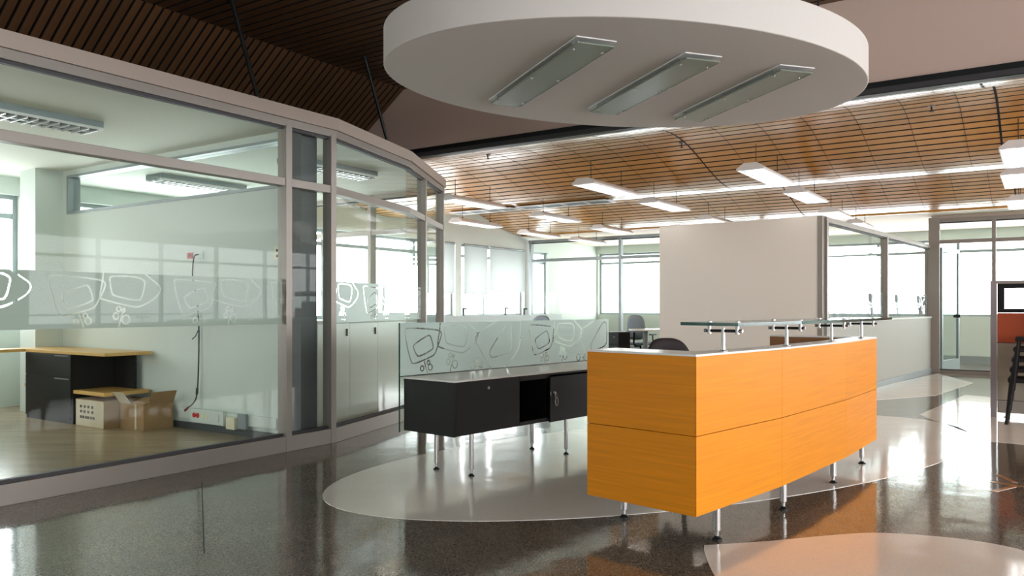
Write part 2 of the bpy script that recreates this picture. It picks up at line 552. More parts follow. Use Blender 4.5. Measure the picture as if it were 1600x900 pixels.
for i in range(nsl):
    b = B_BK + 0.14 + i * pitch
    s_ = bpy.data.objects.new('slat', sm); COL.objects.link(s_); s_.parent = ceil
    s_.location = P((A_L + A_R) / 2, b, wave(b))
    s_.rotation_euler = (math.atan(dwave(b)), 0, ROT_A)
# joints between the ceiling boards, following the wave
for ja in [-0.42, -0.75] + rng(-9.75, -1.2, 0.5):
    wdt = 0.011 if ja > -0.5 else 0.0022
    if abs(ja + 3.75) < 0.01: wdt = 0.009
    mb = MB(); bb = rng(B_BK + 0.1, B_WE, 0.15)
    for b in bb:
        for da in (-wdt, wdt):
            mb.v.append(tuple(P(ja + da, b, wave(b) - 0.0015)))
        for da in (-wdt, wdt):
            mb.v.append(tuple(P(ja + da, b, wave(b) + 0.012)))
    for i in range(len(bb) - 1):
        q = 4 * i
        mb.f += [(q, q + 4, q + 5, q + 1), (q, q + 2, q + 6, q + 4), (q + 1, q + 5, q + 7, q + 3)]; mb.mi += [0, 0, 0]
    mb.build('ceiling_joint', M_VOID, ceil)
# timber edge and flat ceiling behind the wave
MB().abox(A_L, A_R, B_WE, B_WE + 0.03, 2.865, 2.91).build('edge_board', M_SLAT, ceil)
struct(MB().abox(A_L, A_R, B_WE + 0.03, B_F, 2.865, 2.90).build('ceiling_back', M_CREAM))

# ---- bulkhead and its dark edge
struct(MB().abox(A_L, A_R, B_BK, B_BK + 0.06, 2.93, 3.9).build('wall_bulkhead', M_BULK))
t1 = struct(MB().abox(A_L, A_R, B_BK - 0.02, B_BK + 0.08, 2.87, 2.965).build('trim_1', M_DARKSTEEL))
MB().abox(A_L, A_R, B_BK - 0.035, B_BK - 0.02, 2.875, 2.915).build('edge_strip', M_FRAME_D, t1)

# ---- upper flat slatted ceiling and the sloping slatted soffit above the glass wall
A_S = -6.03
Z_U = 3.66
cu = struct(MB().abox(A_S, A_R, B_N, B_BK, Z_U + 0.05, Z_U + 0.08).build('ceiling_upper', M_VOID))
pu = 0.105
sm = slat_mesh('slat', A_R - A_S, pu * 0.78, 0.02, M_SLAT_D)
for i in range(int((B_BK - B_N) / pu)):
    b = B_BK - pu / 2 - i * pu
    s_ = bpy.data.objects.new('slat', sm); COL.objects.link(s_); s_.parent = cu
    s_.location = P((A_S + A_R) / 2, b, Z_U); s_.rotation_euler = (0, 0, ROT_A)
A_S2, Z_S2 = -7.15, 2.84
def sl(a, dz=0): return Z_S2 + (Z_U - Z_S2) * (a - A_S2) / (A_S - A_S2) + dz
mb = MB()
mb.hexa([P(A_S2, B_N, sl(A_S2, .05)), P(A_S, B_N, sl(A_S, .05)), P(A_S, B_BK, sl(A_S, .05)), P(A_S2, B_BK, sl(A_S2, .05)),
         P(A_S2, B_N, sl(A_S2, .08)), P(A_S, B_N, sl(A_S, .08)), P(A_S, B_BK, sl(A_S, .08)), P(A_S2, B_BK, sl(A_S2, .08))])
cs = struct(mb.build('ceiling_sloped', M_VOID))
ps = 0.082
L_s = math.hypot(A_S - A_S2, Z_U - Z_S2)
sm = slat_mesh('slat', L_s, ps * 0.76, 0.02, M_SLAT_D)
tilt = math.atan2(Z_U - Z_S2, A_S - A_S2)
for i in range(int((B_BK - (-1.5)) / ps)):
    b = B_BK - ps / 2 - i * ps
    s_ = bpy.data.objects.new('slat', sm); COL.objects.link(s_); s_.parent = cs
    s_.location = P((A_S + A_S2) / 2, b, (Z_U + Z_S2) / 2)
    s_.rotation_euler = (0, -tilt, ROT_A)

# ---- meeting room shell
struct(MB().abox(A_L, -5.33, B_N, 4.72, 2.76, 2.80).build('ceiling_meeting_room', M_CEILW))
poly = [P(A_L, 4.84), P(-5.36, 4.84), P(-5.42, 5.05), P(-5.74, 6.4), P(-6.72, 8.18), P(A_L, 8.18)]
struct(MB().quad_prism([(p.x, p.y) for p in poly], 2.76, 2.80).build('ceiling_side_room', M_CEILW))
# white wall between meeting room and side room, clerestory on top
WB0, WB1 = 4.72, 4.84
mb = MB()
mb.abox(A_L, -5.50, WB0, WB1, 0, 2.26)
mb.abox(A_L, -9.30, WB0, WB1, 2.26, 2.76)
mb.abox(-9.30, -5.50, WB0, WB1, 2.70, 2.76)
struct(mb.build('wall_meeting_room', M_WALLW))
w = struct(empty('window_clerestory', P(-7.5, 4.78, 2.26)))
MB().abox(-9.3, -5.5, WB0 - 0.01, WB1 + 0.01, 2.26, 2.29).build('sill_frame', M_WINF, w)
MB().abox(-9.3, -5.5, WB0 - 0.01, WB1 + 0.01, 2.675, 2.70).build('head_frame', M_WINF, w)
MB().abox(-9.3, -9.265, WB0 - 0.01, WB1 + 0.01, 2.29, 2.675).build('jamb', M_WINF, w)
for a0, a1 in ((-9.265, -7.60), (-7.59, -5.5)):
    MB().abox(a0, a1, 4.775, 4.783, 2.29, 2.675).build('pane', M_GLASS, w)
struct(MB().abox(-5.62, -5.36, 4.70, 4.88, 0, 2.76).build('trim_2', mat('dark_grey_jamb', (88, 88, 90), 0.6)))
struct(MB().abox(-9.75, -9.40, 4.42, 4.72, 0, 2.76).build('wall_column', M_WALLW))
struct(MB().abox(A_L, -5.6, 4.70, 4.72, 0.012, 0.075).build('baseboard_meeting_room', mat('dark_baseboard', (70, 74, 76), 0.4)))

# ---- glazed partitions
def perp2(u): return Vector((-u.y, u.x))
def partition(name, label, pts, posts, sill, trans, head, top, films=(), group=None, film_m=None, fascia=True, glass_to=None, split=(), fm=None, low_wall=0.0):
    """pts: plan polyline; posts: list of distances along it (post centres)"""
    fm = fm or M_FRAME
    pv = [Vector(p[:2]) for p in pts]
    cum = [0.0]
    for i in range(len(pv) - 1): cum.append(cum[-1] + (pv[i + 1] - pv[i]).length)
    def at(s):
        for i in range(len(pv) - 1):
            if s <= cum[i + 1] + 1e-6 or i == len(pv) - 2:
                u = (pv[i + 1] - pv[i]).normalized()
                return pv[i] + u * (s - cum[i]), u
    t = thing(name, (pv[0].x, pv[0].y, 0), label, 'partition', group)
    hw, hd = 0.031, 0.05
    nseg = len(pv) - 1
    for i in range(nseg):
        u = (pv[i + 1] - pv[i]).normalized(); L = (pv[i + 1] - pv[i]).length
        e0 = 0.011 if i > 0 else 0.0
        if i < nseg - 1: L += 0.011
        if low_wall:
            MB().obox(pv[i], u, 0, L, -hd, hd, 0, low_wall).build('low_wall', mat('grey_low_wall', (158, 158, 150), 0.6), t)
            MB().obox(pv[i], u, 0, L, -hd - 0.02, hd + 0.02, low_wall, low_wall + 0.03).build('ledge', M_WALLW, t, bevel=0.004)
            MB().obox(pv[i], u, 0, L, -hd - 0.012, hd + 0.012, 0, 0.09).build('skirting', M_WINF, t)
        else:
            MB().obox(pv[i], u, -e0, L, -hd, hd, 0, sill).build('sill_rail', fm, t, bevel=0.003)
            MB().obox(pv[i], u, 0, L, -0.02, 0.02, sill, sill + 0.022).build('gasket', M_FRAME_D, t)
        if trans:
            MB().obox(pv[i], u, -e0, L, -hd + 0.004, hd - 0.004, trans, trans + 0.068).build('transom', fm, t, bevel=0.003)
        MB().obox(pv[i], u, -e0, L, -hd, hd, head, head + 0.065).build('head_rail', fm, t, bevel=0.003)
        MB().obox(pv[i], u, 0, L, -0.02, 0.02, head - 0.02, head).build('gasket', M_FRAME_D, t)
        if fascia:
            MB().obox(pv[i], u, -e0, L, -hd - 0.02, hd + 0.02, head + 0.065, top).build('header', M_HEAD, t)
    for s_ in posts:
        c, u = at(s_)
        MB().obox(c, u, -hw, hw, -hd - 0.004, hd + 0.004, low_wall if low_wall else 0.0, head + 0.02).build('post', fm, t, bevel=0.003)
    # panes between cuts: posts and corner joints
    cuts = sorted(set(list(posts) + [c for c in cum[1:-1]] + list(split) + [0.0, cum[-1]]))
    zlo = low_wall + 0.03 if low_wall else sill
    for i in range(len(cuts) - 1):
        if cuts[i + 1] - cuts[i] < 0.12: continue
        s0 = cuts[i] + 0.004; s1 = cuts[i + 1] - 0.004
        c, u = at((s0 + s1) / 2)
        half = (s1 - s0) / 2
        for za, zb in (((zlo, trans), (trans + 0.068, head)) if trans else ((zlo, head),)):
            MB().obox(c, u, -half, half, -0.004, 0.004, za, zb).build('pane', M_GLASS, t)
    return t, at, cum

# partition along the meeting and side rooms, faceted
pA0 = P(-5.25, -3.0); pA1 = Vector((-1.60, 7.085, 0)); pB1 = Vector((-1.14, 8.56, 0)); pC1 = Vector((-0.935, 10.45, 0))
d0 = (pA1.xy - pA0.xy).length
GP, at_gp, cum_gp = partition('glass_partition', 'long faceted glass wall of the meeting rooms with beige header and frosted band', [pA0, pA1, pB1, pC1],
    [d0 - 3.05 - 1.9, d0 - 3.05, d0 - 0.53, d0 - 0.03, d0 + 1.545 + 0.78, d0 + 1.545 + 1.86], 0.13, 2.205, 2.70, 2.87)

# ---- frosted film with clear line drawings cut out of it
U_T0, U_Z0 = 1.40, 0.70
def un(l): return [(t - U_T0, z - U_Z0) for t, z in l]
F_CLOSED = [un([(1.421, 1.017), (1.432, 1.039), (1.467, 1.047), (1.679, 1.033), (1.777, 1.021), (1.802, 0.994), (1.759, 0.904), (1.728, 0.844), (1.698, 0.827), (1.519, 0.778), (1.484, 0.795)]),
            un([(1.661, 0.991), (1.685, 0.978), (1.713, 0.898), (1.698, 0.876), (1.566, 0.83), (1.542, 0.844), (1.507, 0.904), (1.519, 0.926)]),
            un([(1.827, 1.016), (1.839, 0.932), (1.864, 0.916), (2.018, 0.884), (2.057, 0.898), (2.083, 1.011), (2.07, 1.031), (2.024, 1.052), (1.852, 1.054), (1.827, 1.043)])]
F_OPEN = [un([(1.619, 0.792), (1.649, 0.709)]),
          un([(1.783, 1.086), (1.777, 1.017), (1.752, 0.912), (1.771, 0.892), (2.005, 0.838), (2.057, 0.848), (2.169, 0.911), (2.203, 0.961), (2.189, 0.998), (2.162, 1.014), (2.07, 1.082)]),
          un([(1.928, 0.837), (1.889, 0.707)])]
F_CIRC = [(1.598 - U_T0, 0.043, 0.017), (1.661 - U_T0, 0.083, 0.014), (1.679 - U_T0, 0.047, 0.020),
          (1.889 - U_T0, 0.127, 0.015), (1.924 - U_T0, 0.118, 0.011), (1.868 - U_T0, 0.078, 0.018), (1.94 - U_T0, 0.055, 0.027)]
F3_CLOSED = [un([(1.117 + 1.4, 1.03), (0.96 + 1.4, 0.867), (0.934 + 1.4, 0.833), (0.95 + 1.4, 0.794), (0.981 + 1.4, 0.784), (1.165 + 1.4, 0.816), (1.203 + 1.4, 0.85), (1.209 + 1.4, 0.878), (1.207 + 1.4, 1.036), (1.193 + 1.4, 1.054), (1.155 + 1.4, 1.054)])]
F3_OPEN = [un([(2.423, 1.078), (2.21, 1.001), (2.169, 0.954), (2.169, 0.923), (2.35, 0.70)]),
           un([(2.257, 0.764), (2.21, 0.723)]),
           un([(1.323 + 1.4, 1.085), (1.325 + 1.4, 0.99), (1.314 + 1.4, 0.882), (1.297 + 1.4, 0.839), (1.14 + 1.4, 0.70)])]
F3_CIRC = [(2.142 - U_T0, 0.034, 0.027), (2.192 - U_T0, 0.075, 0.014), (2.235 - U_T0, 0.026, 0.015)]
def rnd_poly(pts, closed):
    """soften the corners of a line drawing (one pass of corner cutting, twice)"""
    pts = [Vector(p) for p in pts]
    for _ in range(2):
        n = len(pts); out = []
        if not closed: out.append(pts[0])
        for i in range(n if closed else n - 1):
            a, b = pts[i], pts[(i + 1) % n]
            out += [a * 0.75 + b * 0.25, a * 0.25 + b * 0.75]
        if not closed: out.append(pts[-1])
        pts = out
    if closed: pts.append(pts[0])
    return pts
def motif_lines(off, full):
    L = [rnd_poly(c, True) for c in F_CLOSED] + [rnd_poly(c, False) for c in F_OPEN]
    circ = list(F_CIRC)
    if full:
        L += [rnd_poly(c, True) for c in F3_CLOSED] + [rnd_poly(c, False) for c in F3_OPEN]
        circ += F3_CIRC
    for cx, cy, r in circ:
        L.append([Vector((cx + r * math.cos(2 * math.pi * i / 14), cy + r * 1.15 * math.sin(2 * math.pi * i / 14))) for i in range(15)])
    return [[p + Vector((off, 0)) for p in l] for l in L]
def film(parent, o, u, w_off, length, z0, height, offs, full, m, half=0.0052, cell=0.004, name='frosted_film'):
    nx = int(length / cell); nz = int(height / cell)
    keep = np.ones((nz, nx), bool)
    for off in offs:
        for l in motif_lines(off, full):
            for p, q in zip(l[:-1], l[1:]):
                x0, x1 = min(p.x, q.x) - half, max(p.x, q.x) + half
                y0, y1 = min(p.y, q.y) - half, max(p.y, q.y) + half
                i0, i1 = max(int(x0 / cell) - 1, 0), min(int(x1 / cell) + 2, nx)
                j0, j1 = max(int(y0 / cell) - 1, 0), min(int(y1 / cell) + 2, nz)
                if i0 >= i1 or j0 >= j1: continue
                X, Y = np.meshgrid((np.arange(i0, i1) + 0.5) * cell, (np.arange(j0, j1) + 0.5) * cell)
                dx, dy = q.x - p.x, q.y - p.y
                tt = np.clip(((X - p.x) * dx + (Y - p.y) * dy) / max(dx * dx + dy * dy, 1e-9), 0, 1)
                d2 = (X - p.x - tt * dx) ** 2 + (Y - p.y - tt * dy) ** 2
                keep[j0:j1, i0:i1] &= d2 > half * half
    mb = MB()
    u = Vector(u[:2]); n_ = Vector((-u.y, u.x)); o = Vector(o[:2]) + n_ * w_off
    for j in range(nz):
        row = np.concatenate(([False], keep[j], [False])).astype(np.int8)
        d = np.diff(row)
        for s0, s1 in zip(np.where(d == 1)[0], np.where(d == -1)[0]):
            pa = o + u * (s0 * cell); pb = o + u * (s1 * cell)
            za, zb = z0 + j * cell, z0 + (j + 1) * cell
            k = len(mb.v)
            mb.v += [(pa.x, pa.y, za), (pb.x, pb.y, za), (pb.x, pb.y, zb), (pa.x, pa.y, zb)]
            mb.f.append((k, k + 1, k + 2, k + 3)); mb.mi.append(0)
    return mb.build(name, m, parent)
uA = (pA1.xy - pA0.xy).normalized()
# film on facet A: building coordinate b 2.556 is the left edge of one drawing, one every 0.88 m
sA0 = d0 - 3.05 + 0.035; LA = 3.05 - 0.53 - 0.07
bA0 = -3.0 + sA0
film(GP, pA0.xy + uA * sA0, uA, 0.0055, LA, 1.06, 0.372, [2.536 - bA0 - 0.88 * 1, 2.536 - bA0, 2.536 - bA0 + 0.88, 2.536 - bA0 + 1.76], False, M_FILM)
uB = (pB1.xy - pA1.xy).normalized(); LB = (pB1.xy - pA1.xy).length
film(GP, pA1.xy + uB * 0.04, uB, 0.0055, LB - 0.05, 1.06, 0.372, [-0.35, 0.53, 1.41], False, M_FILM2)
uC = (pC1.xy - pB1.xy).normalized()
film(GP, pB1.xy + uC * 0.01, uC, 0.0055, 0.74, 1.06, 0.372, [-0.4, 0.48], False, M_FILM2)

# end partition of the side room
pe0 = Vector((pC1.x, pC1.y, 0)); pe1 = P(A_L + 0.05, 8.2)
partition('glass_partition', 'glass end wall of the side room behind the faceted glass wall', [pe0, pe1], [1.25, 2.5], 0.13, 2.205, 2.70, 2.87)

# white cupboards inside the side room
cup = thing('white_cupboard', (pA1.x, pA1.y, 0), 'low white cupboard with black handles behind the angled glass pane', 'cupboard')
cs0 = pA1.xy + perp2(uB) * 0.22 + uB * 0.12
MB().obox(cs0, uB, 0, 2.4, 0.02, 0.42, 0, 1.05).build('body', M_WHITE_TOP, cup)
MB().obox(cs0, uB, -0.01, 2.41, -0.01, 0.43, 1.05, 1.075).build('cupboard_top', M_WHITE_TOP, cup, bevel=0.002)
for i in range(4):
    dd_ = MB().obox(cs0, uB, 0.003 + 0.6 * i, 0.597 + 0.6 * i, 0.0, 0.018, 0.06, 1.045).build('door', M_WHITE_TOP, cup, bevel=0.0015)
    MB().obox(cs0, uB, 0.52 + 0.6 * i, 0.53 + 0.6 * i, -0.018, 0.0, 0.92, 0.99).build('handle', M_DARKSTEEL, dd_)

# white free-standing wall and the glazed partition that meets it
wr = Vector((3.87, 10.08)); wl = Vector((2.13, 11.5))
uw = (wr - wl).normalized(); Lw = (wr - wl).length
wc = struct(MB().obox(wl, uw, 0, Lw, 0, 0.12, 0, 2.36).build('wall_center', M_PANELW))
MB().obox(wl, uw, Lw, Lw + 0.06, -0.01, 0.13, 0, 2.36).build('end_post', M_FRAME, wc)
rp0 = Vector((3.95, 10.12, 0)); rp1 = Vector((7.70, 14.72, 0))
RP, at_rp, cum_rp = partition('glass_partition', 'glass partition on a low white wall beside the open glass door', [rp0, rp1], [0.03, 2.9, (rp1 - rp0).length - 0.04], 0.13, None, 2.28, 2.35, fascia=False, low_wall=1.0)
film(RP, rp0.xy, (rp1 - rp0).xy.normalized(), 0.0055, (rp1 - rp0).length - 0.1, 1.06, 0.372, [0.1 + 0.75 * i for i in range(8)], False, M_FILM3, cell=0.008, half=0.009)
# glazed front with the open door
gf0 = Vector((7.74, 14.68, 0)); gf1 = gf0 + Vector((GA.x, GA.y, 0)) * 6.0
GF, at_gf, cum_gf = partition('glass_partition', 'tall glazed office front with beige header around the open door', [gf0, gf1], [0.06, 0.98, 2.2, 3.6, 5.0, 5.95], 0.05, 2.36, 2.75, 2.93, split=())
# wide corner post
MB().obox(gf0.xy, GA, -0.05, 0.13, -0.07, 0.07, 0, 2.84).build('corner_post', M_FRAME, GF, bevel=0.004)
# open glass door
dh = gf0.xy + GA * 0.14 + GB * 0.06
door = struct(empty('door_1', (dh.x, dh.y, 0)))
ud = (GB * 0.97 + GA * 0.24).normalized()
MB().obox(dh, ud, 0, 0.07, -0.02, 0.02, 0.02, 2.30).build('stile', M_WINF, door)
MB().obox(dh, ud, 0.83, 0.90, -0.02, 0.02, 0.02, 2.30).build('stile', M_WINF, door)
MB().obox(dh, ud, 0.07, 0.83, -0.02, 0.02, 0.02, 0.22).build('bottom_rail', M_WINF, door)
MB().obox(dh, ud, 0.07, 0.83, -0.02, 0.02, 2.22, 2.30).build('top_rail', M_WINF, door)
MB().obox(dh, ud, 0.07, 0.83, -0.004, 0.004, 0.22, 2.22).build('pane', M_GLASS, door)
MB().obox(dh, ud, 0.80, 0.86, -0.06, 0.06, 1.0, 1.06).build('handle', M_DARKSTEEL, door)
# heater skirting under the back windows
struct(MB().abox(A_L, A_R, B_F - 0.06, B_F, 0.0, 0.16).build('baseboard_back', M_WINF))
# glazed screen wall in front of the far corner office
fp0 = P(A_L + 0.05, 16.0); fp1 = P(-4.6, 16.0)
partition('glass_partition', 'pale glass partition of the far corner office', [fp0, fp1], [0.05, 2.4, 5.5], 0.05, 2.27, 2.72, 2.80, fascia=False, fm=M_WINF)

# roller blinds on the left windows
def blind(b0, b1, z1, z0, label):
    t = thing('roller_blind', P(A_L + 0.03, (b0 + b1) / 2, z0), label, 'blind', 'roller blinds on the left windows')
    MB().abox(A_L + 0.028, A_L + 0.031, b0, b1, z0, z1).build('blind_cloth', M_BLIND, t)
    MB().rod(P(A_L + 0.03, b0, z1), P(A_L + 0.03, b1, z1), 0.025).build('roller_tube', M_WINF, t, smooth=True)
    MB().abox(A_L + 0.022, A_L + 0.037, b0, b1, z0 - 0.02, z0).build('bottom_bar', M_LAMPW, t)
blind(14.40, 15.80, 2.53, 1.58, 'white roller blind nearest the far corner post')
blind(13.45, 14.31, 2.53, 1.50, 'narrow white roller blind beside the white window column')
blind(12.05, 13.12, 2.53, 1.50, 'white roller blind just beyond the end of the glass wall')

# ================================================================== DISC CEILING
DC = Vector((0.772, 5.026)); DA, DBx, DANG, DZ = 1.587, 1.104, math.radians(23.0), 2.6
disc = thing('suspended_disc', (DC.x, DC.y, DZ), 'large white oval ceiling disc hung above the orange desk', 'ceiling disc')
MB().quad_prism(ellipse(DC.x, DC.y, DA, DBx, DANG, 128), DZ, DZ + 0.21).build('disc_body', M_DISC, disc, bevel=0.006)
for cx, cy, tx, ty in ((2.02, 5.28, 2.05, 5.30), (-0.4, 4.75, -0.42, 4.75), (0.9, 5.85, 0.92, 5.9), (0.6, 4.2, 0.6, 4.2)):
    c = MB().rod((cx, cy, DZ + 0.2), (tx, ty, Z_U - 0.004), 0.005).build('suspension_cable', M_DARKSTEEL, disc)
    MB().lathe((cx, cy, DZ + 0.205), [(0.02, 0), (0.02, 0.02), (0.012, 0.03), (0.012, 0.07)], 12).build('turnbuckle', M_DARKSTEEL, c)
def disc_light(c4, label):
    p = [Vector(q) for q in c4]   # far-left, far-right, near-left, near-right
    far = (p[0] + p[1]) / 2; near = (p[2] + p[3]) / 2
    u = (near - far).normalized(); L = (near - far).length
    t = thing('recessed_light', (*((far + near) / 2), DZ), label, 'ceiling light', 'glass lights in the disc')
    W2 = 0.105
    MB().obox(far, u, -0.005, L + 0.005, -W2 - 0.012, W2 + 0.012, DZ - 0.006, DZ + 0.02).build('housing', M_LAMPW, t)
    MB().obox(far, u, 0, L, -W2, W2, DZ - 0.034, DZ - 0.026).build('glass_plate', M_DIFF, t, bevel=0.001)
    for sgn in (-1, 1):
        MB().obox(far, u, 0, L, sgn * W2 - 0.002, sgn * W2 + 0.002, DZ - 0.036, DZ - 0.024).build('plate_edge', M_DIFF, t)
        for s_ in (0.1, L / 2, L - 0.1):
            q = far + u * s_ + Vector((-u.y, u.x)) * sgn * (W2 - 0.02)
            MB().lathe((q.x, q.y, DZ - 0.04), [(0.006, 0), (0.008, 0.004), (0.008, 0.034)], 10).build('screw', M_CHROME, t)
disc_light([(-0.14, 5.36), (0.05, 5.43), (0.35, 4.11), (0.53, 4.19)], 'leftmost glass light under the white oval disc')
disc_light([(0.54, 5.58), (0.75, 5.66), (0.97, 4.37), (1.15, 4.45)], 'middle glass light under the white oval disc')
disc_light([(1.19, 5.80), (1.39, 5.88), (1.56, 4.58), (1.75, 4.67)], 'rightmost glass light under the white oval disc')

# tie rods holding the glass wall header
for (p0, p1, lab) in (((-2.03, 6.36, 2.865), (-2.24, 6.36, Z_U), 'left black tie rod between glass wall header and dark ceiling'),
                      ((-1.27, 8.18, 2.865), (-1.45, 7.85, Z_U), 'right black tie rod between glass wall header and dark ceiling')):
    t = thing('tie_rod', p0, lab, 'rod', 'tie rods above the glass wall')
    MB().rod(p0, p1, 0.017).build('rod', M_DARKSTEEL, t, smooth=True)
    MB().lathe(p0, [(0.03, 0), (0.03, 0.015)], 14).build('foot_plate', M_DARKSTEEL, t)
    MB().lathe((p1[0], p1[1], Z_U - 0.015), [(0.035, 0), (0.035, 0.015)], 14).build('top_plate', M_DARKSTEEL, t)

# ================================================================== PENDANT LIGHTS
def make_pendant(loc, label):
    t = thing('pendant_light', (0, 0, 0), label, 'pendant light', 'hanging fluorescent lights')
    L, Wd = 1.2, 0.29
    # housing: shallow trapezoid trough open below, along local x
    mb = MB()
    prof = [(-Wd / 2, 0.0), (-Wd / 2, 0.02), (-0.07, 0.075), (0.07, 0.075), (Wd / 2, 0.02), (Wd / 2, 0.0)]
    inn = [(-Wd / 2 + 0.012, 0.0), (-Wd / 2 + 0.012, 0.016), (-0.066, 0.066), (0.066, 0.066), (Wd / 2 - 0.012, 0.016), (Wd / 2 - 0.012, 0.0)]
    n = len(prof)
    for x in (-L / 2, L / 2):
        for y, z in prof: mb.v.append((x, y, z))
        for y, z in inn: mb.v.append((x * 0.985, y, z))
    for i in range(n - 1):
        mb.f.append((i, i + 1, 2 * n + i + 1, 2 * n + i)); mb.mi.append(0)
        mb.f.append((n + i, 3 * n + i, 3 * n + i + 1, n + i + 1)); mb.mi.append(1)
    for k_ in (0, 2 * n):
        mb.f.append(tuple(k_ + i for i in range(n))); mb.mi.append(0)
        mb.f.append(tuple(k_ + n + i for i in range(n))); mb.mi.append(1)
    for a_, b_ in ((0, n), (n - 1, 2 * n - 1)):
        mb.f.append((a_, b_, 2 * n + b_, 2 * n + a_)); mb.mi.append(0)
    mb.build('housing', [M_LAMPW, M_REFL], t)
    for y in (-0.055, 0.055):
        MB().rod((-L / 2 + 0.04, y, 0.04), (L / 2 - 0.04, y, 0.04), 0.013, 10).build('tube_lamp', M_TUBE, t, smooth=True)
    MB().box(-L / 2 + 0.02, L / 2 - 0.02, -0.006, 0.006, 0.004, 0.05).build('spine', M_REFL, t)
    for i in range(11):
        x = -L / 2 + 0.1 + i * 0.1
        MB().box(x - 0.003, x + 0.003, -Wd / 2 + 0.014, Wd / 2 - 0.014, 0.002, 0.024).build('louver_blade', M_REFL, t)
    for x in (-0.4, 0.4):
        MB().rod((x, 0, 0.07), (x, 0, 0.30), 0.004, 8).build('suspension_wire', M_DARKSTEEL, t)
        MB().lathe((x, 0, 0.072), [(0.022, 0), (0.022, 0.012), (0.01, 0.03)], 10).build('wire_cap', M_DARKSTEEL, t)
    return t
LZ = 2.62
pend = [(-4.45, 8.68, 'first hanging light to the left of centre, nearest the oval disc'),
        (-4.5, 10.6, 'hanging light directly behind the one nearest the oval disc'),
        (-4.6, 13.0, 'hanging light whose end dips behind the top of the white wall'),
        (-2.55, 8.8, 'largest hanging light above the right end of the white wall'),
        (-2.6, 10.75, 'hanging light over the right corner of the white wall'),
        (-2.72, 13.1, 'hanging light above the near end of the glass partition rail'),
        (-2.72, 15.0, 'small hanging light half hidden behind the sloping glass partition rail'),
        (-6.6, 8.85, 'hanging light touching the far end of the faceted glass wall'),
        (-6.6, 11.1, 'hanging light below the long white air grille'),
        (-6.75, 13.4, 'hanging light left of the top corner of the white wall'),
        (-8.2, 11.1, 'hanging light before the upper left wall next to the glass wall'),
        (-8.35, 13.4, 'hanging light near the far corner post of the left windows'),
        (-8.3, 15.3, 'faintest hanging light, seen before the far corner office'),
        (-0.22, 9.0, 'topmost of the three hanging lights at the right edge'),
        (-0.28, 10.65, 'middle of the three hanging lights at the right edge'),
        (-0.32, 13.1, 'lowest of the three hanging lights at the right edge')]
pl0 = make_pendant(None, pend[0][2])
for i, (a, b, lab) in enumerate(pend):
    loc = P(a, b, LZ)
    if i == 0:
        pl0.location = loc; pl0.rotation_euler = (0, 0, ROT_B)
    else:
        copy_thing(pl0, loc, ROT_B, lab)

# surface lights in the glazed rooms
def make_surface(label):
    t = thing('louvre_light', (0, 0, 0), label, 'ceiling light', 'louvred ceiling lights in the glass rooms')
    mb = MB().box(-0.6, 0.6, -0.15, 0.15, 0.02, 0.07)
    mb.build('body', M_GREYPL, t)
    MB().box(-0.6, 0.6, -0.15, -0.138, 0.0, 0.02).build('side_rail', M_LAMPW, t)
    MB().box(-0.6, 0.6, 0.138, 0.15, 0.0, 0.02).build('side_rail', M_LAMPW, t)
    for i in range(15):
        x = -0.56 + 0.08 * i
        MB().box(x - 0.006, x + 0.006, -0.138, 0.138, -0.012, 0.02).build('louver_blade', M_REFL, t)
    MB().box(-0.6, 0.6, -0.006, 0.006, -0.008, 0.02).build('spine', M_REFL, t)
    return t
sl0 = make_surface('louvred light under the ceiling at the left edge of the meeting room')
sl0.location = P(-6.75, 3.05, 2.69); sl0.rotation_euler = (0, 0, ROT_B)
copy_thing(sl0, P(-6.55, 6.15, 2.69), ROT_B, 'louvred light under the side room ceiling, right of the dark jamb')
copy_thing(sl0, P(-8.7, 6.0, 2.69), ROT_B, 'louvred light seen through the high window strip of the meeting room')

# air grilles in the trough of the wave
for (a0, a1, lab) in ((-7.35, -5.68, 'long white air grille with four slots in the wooden ceiling'),
                      (-8.75, -7.45, 'shorter white air grille partly behind a hanging light')):
    zg = wave(11.2) - 0.03
    t = thing('air_grille', P((a0 + a1) / 2, 11.2, zg), lab, 'air grille', 'air grilles in the wooden ceiling')
    MB().abox(a0, a1, 11.02, 11.08, zg, zg + 0.014).build('grille_frame', M_LAMPW, t)
    MB().abox(a0, a1, 11.36, 11.42, zg, zg + 0.014).build('grille_frame', M_LAMPW, t)
    n = 4
    for i in range(n + 1):
        aa = a0 + (a1 - a0) * i / n
        MB().abox(aa - 0.02, aa + 0.02, 11.08, 11.36, zg, zg + 0.014).build('divider', M_LAMPW, t)
    for i in range(n):
        aa = a0 + (a1 - a0) * i / n + 0.02; ab = a0 + (a1 - a0) * (i + 1) / n - 0.02
        MB().abox(aa, ab, 11.08, 11.36, zg + 0.008, zg + 0.013).build('slot', mat('grille_slot', (96, 112, 120), 0.5), t)

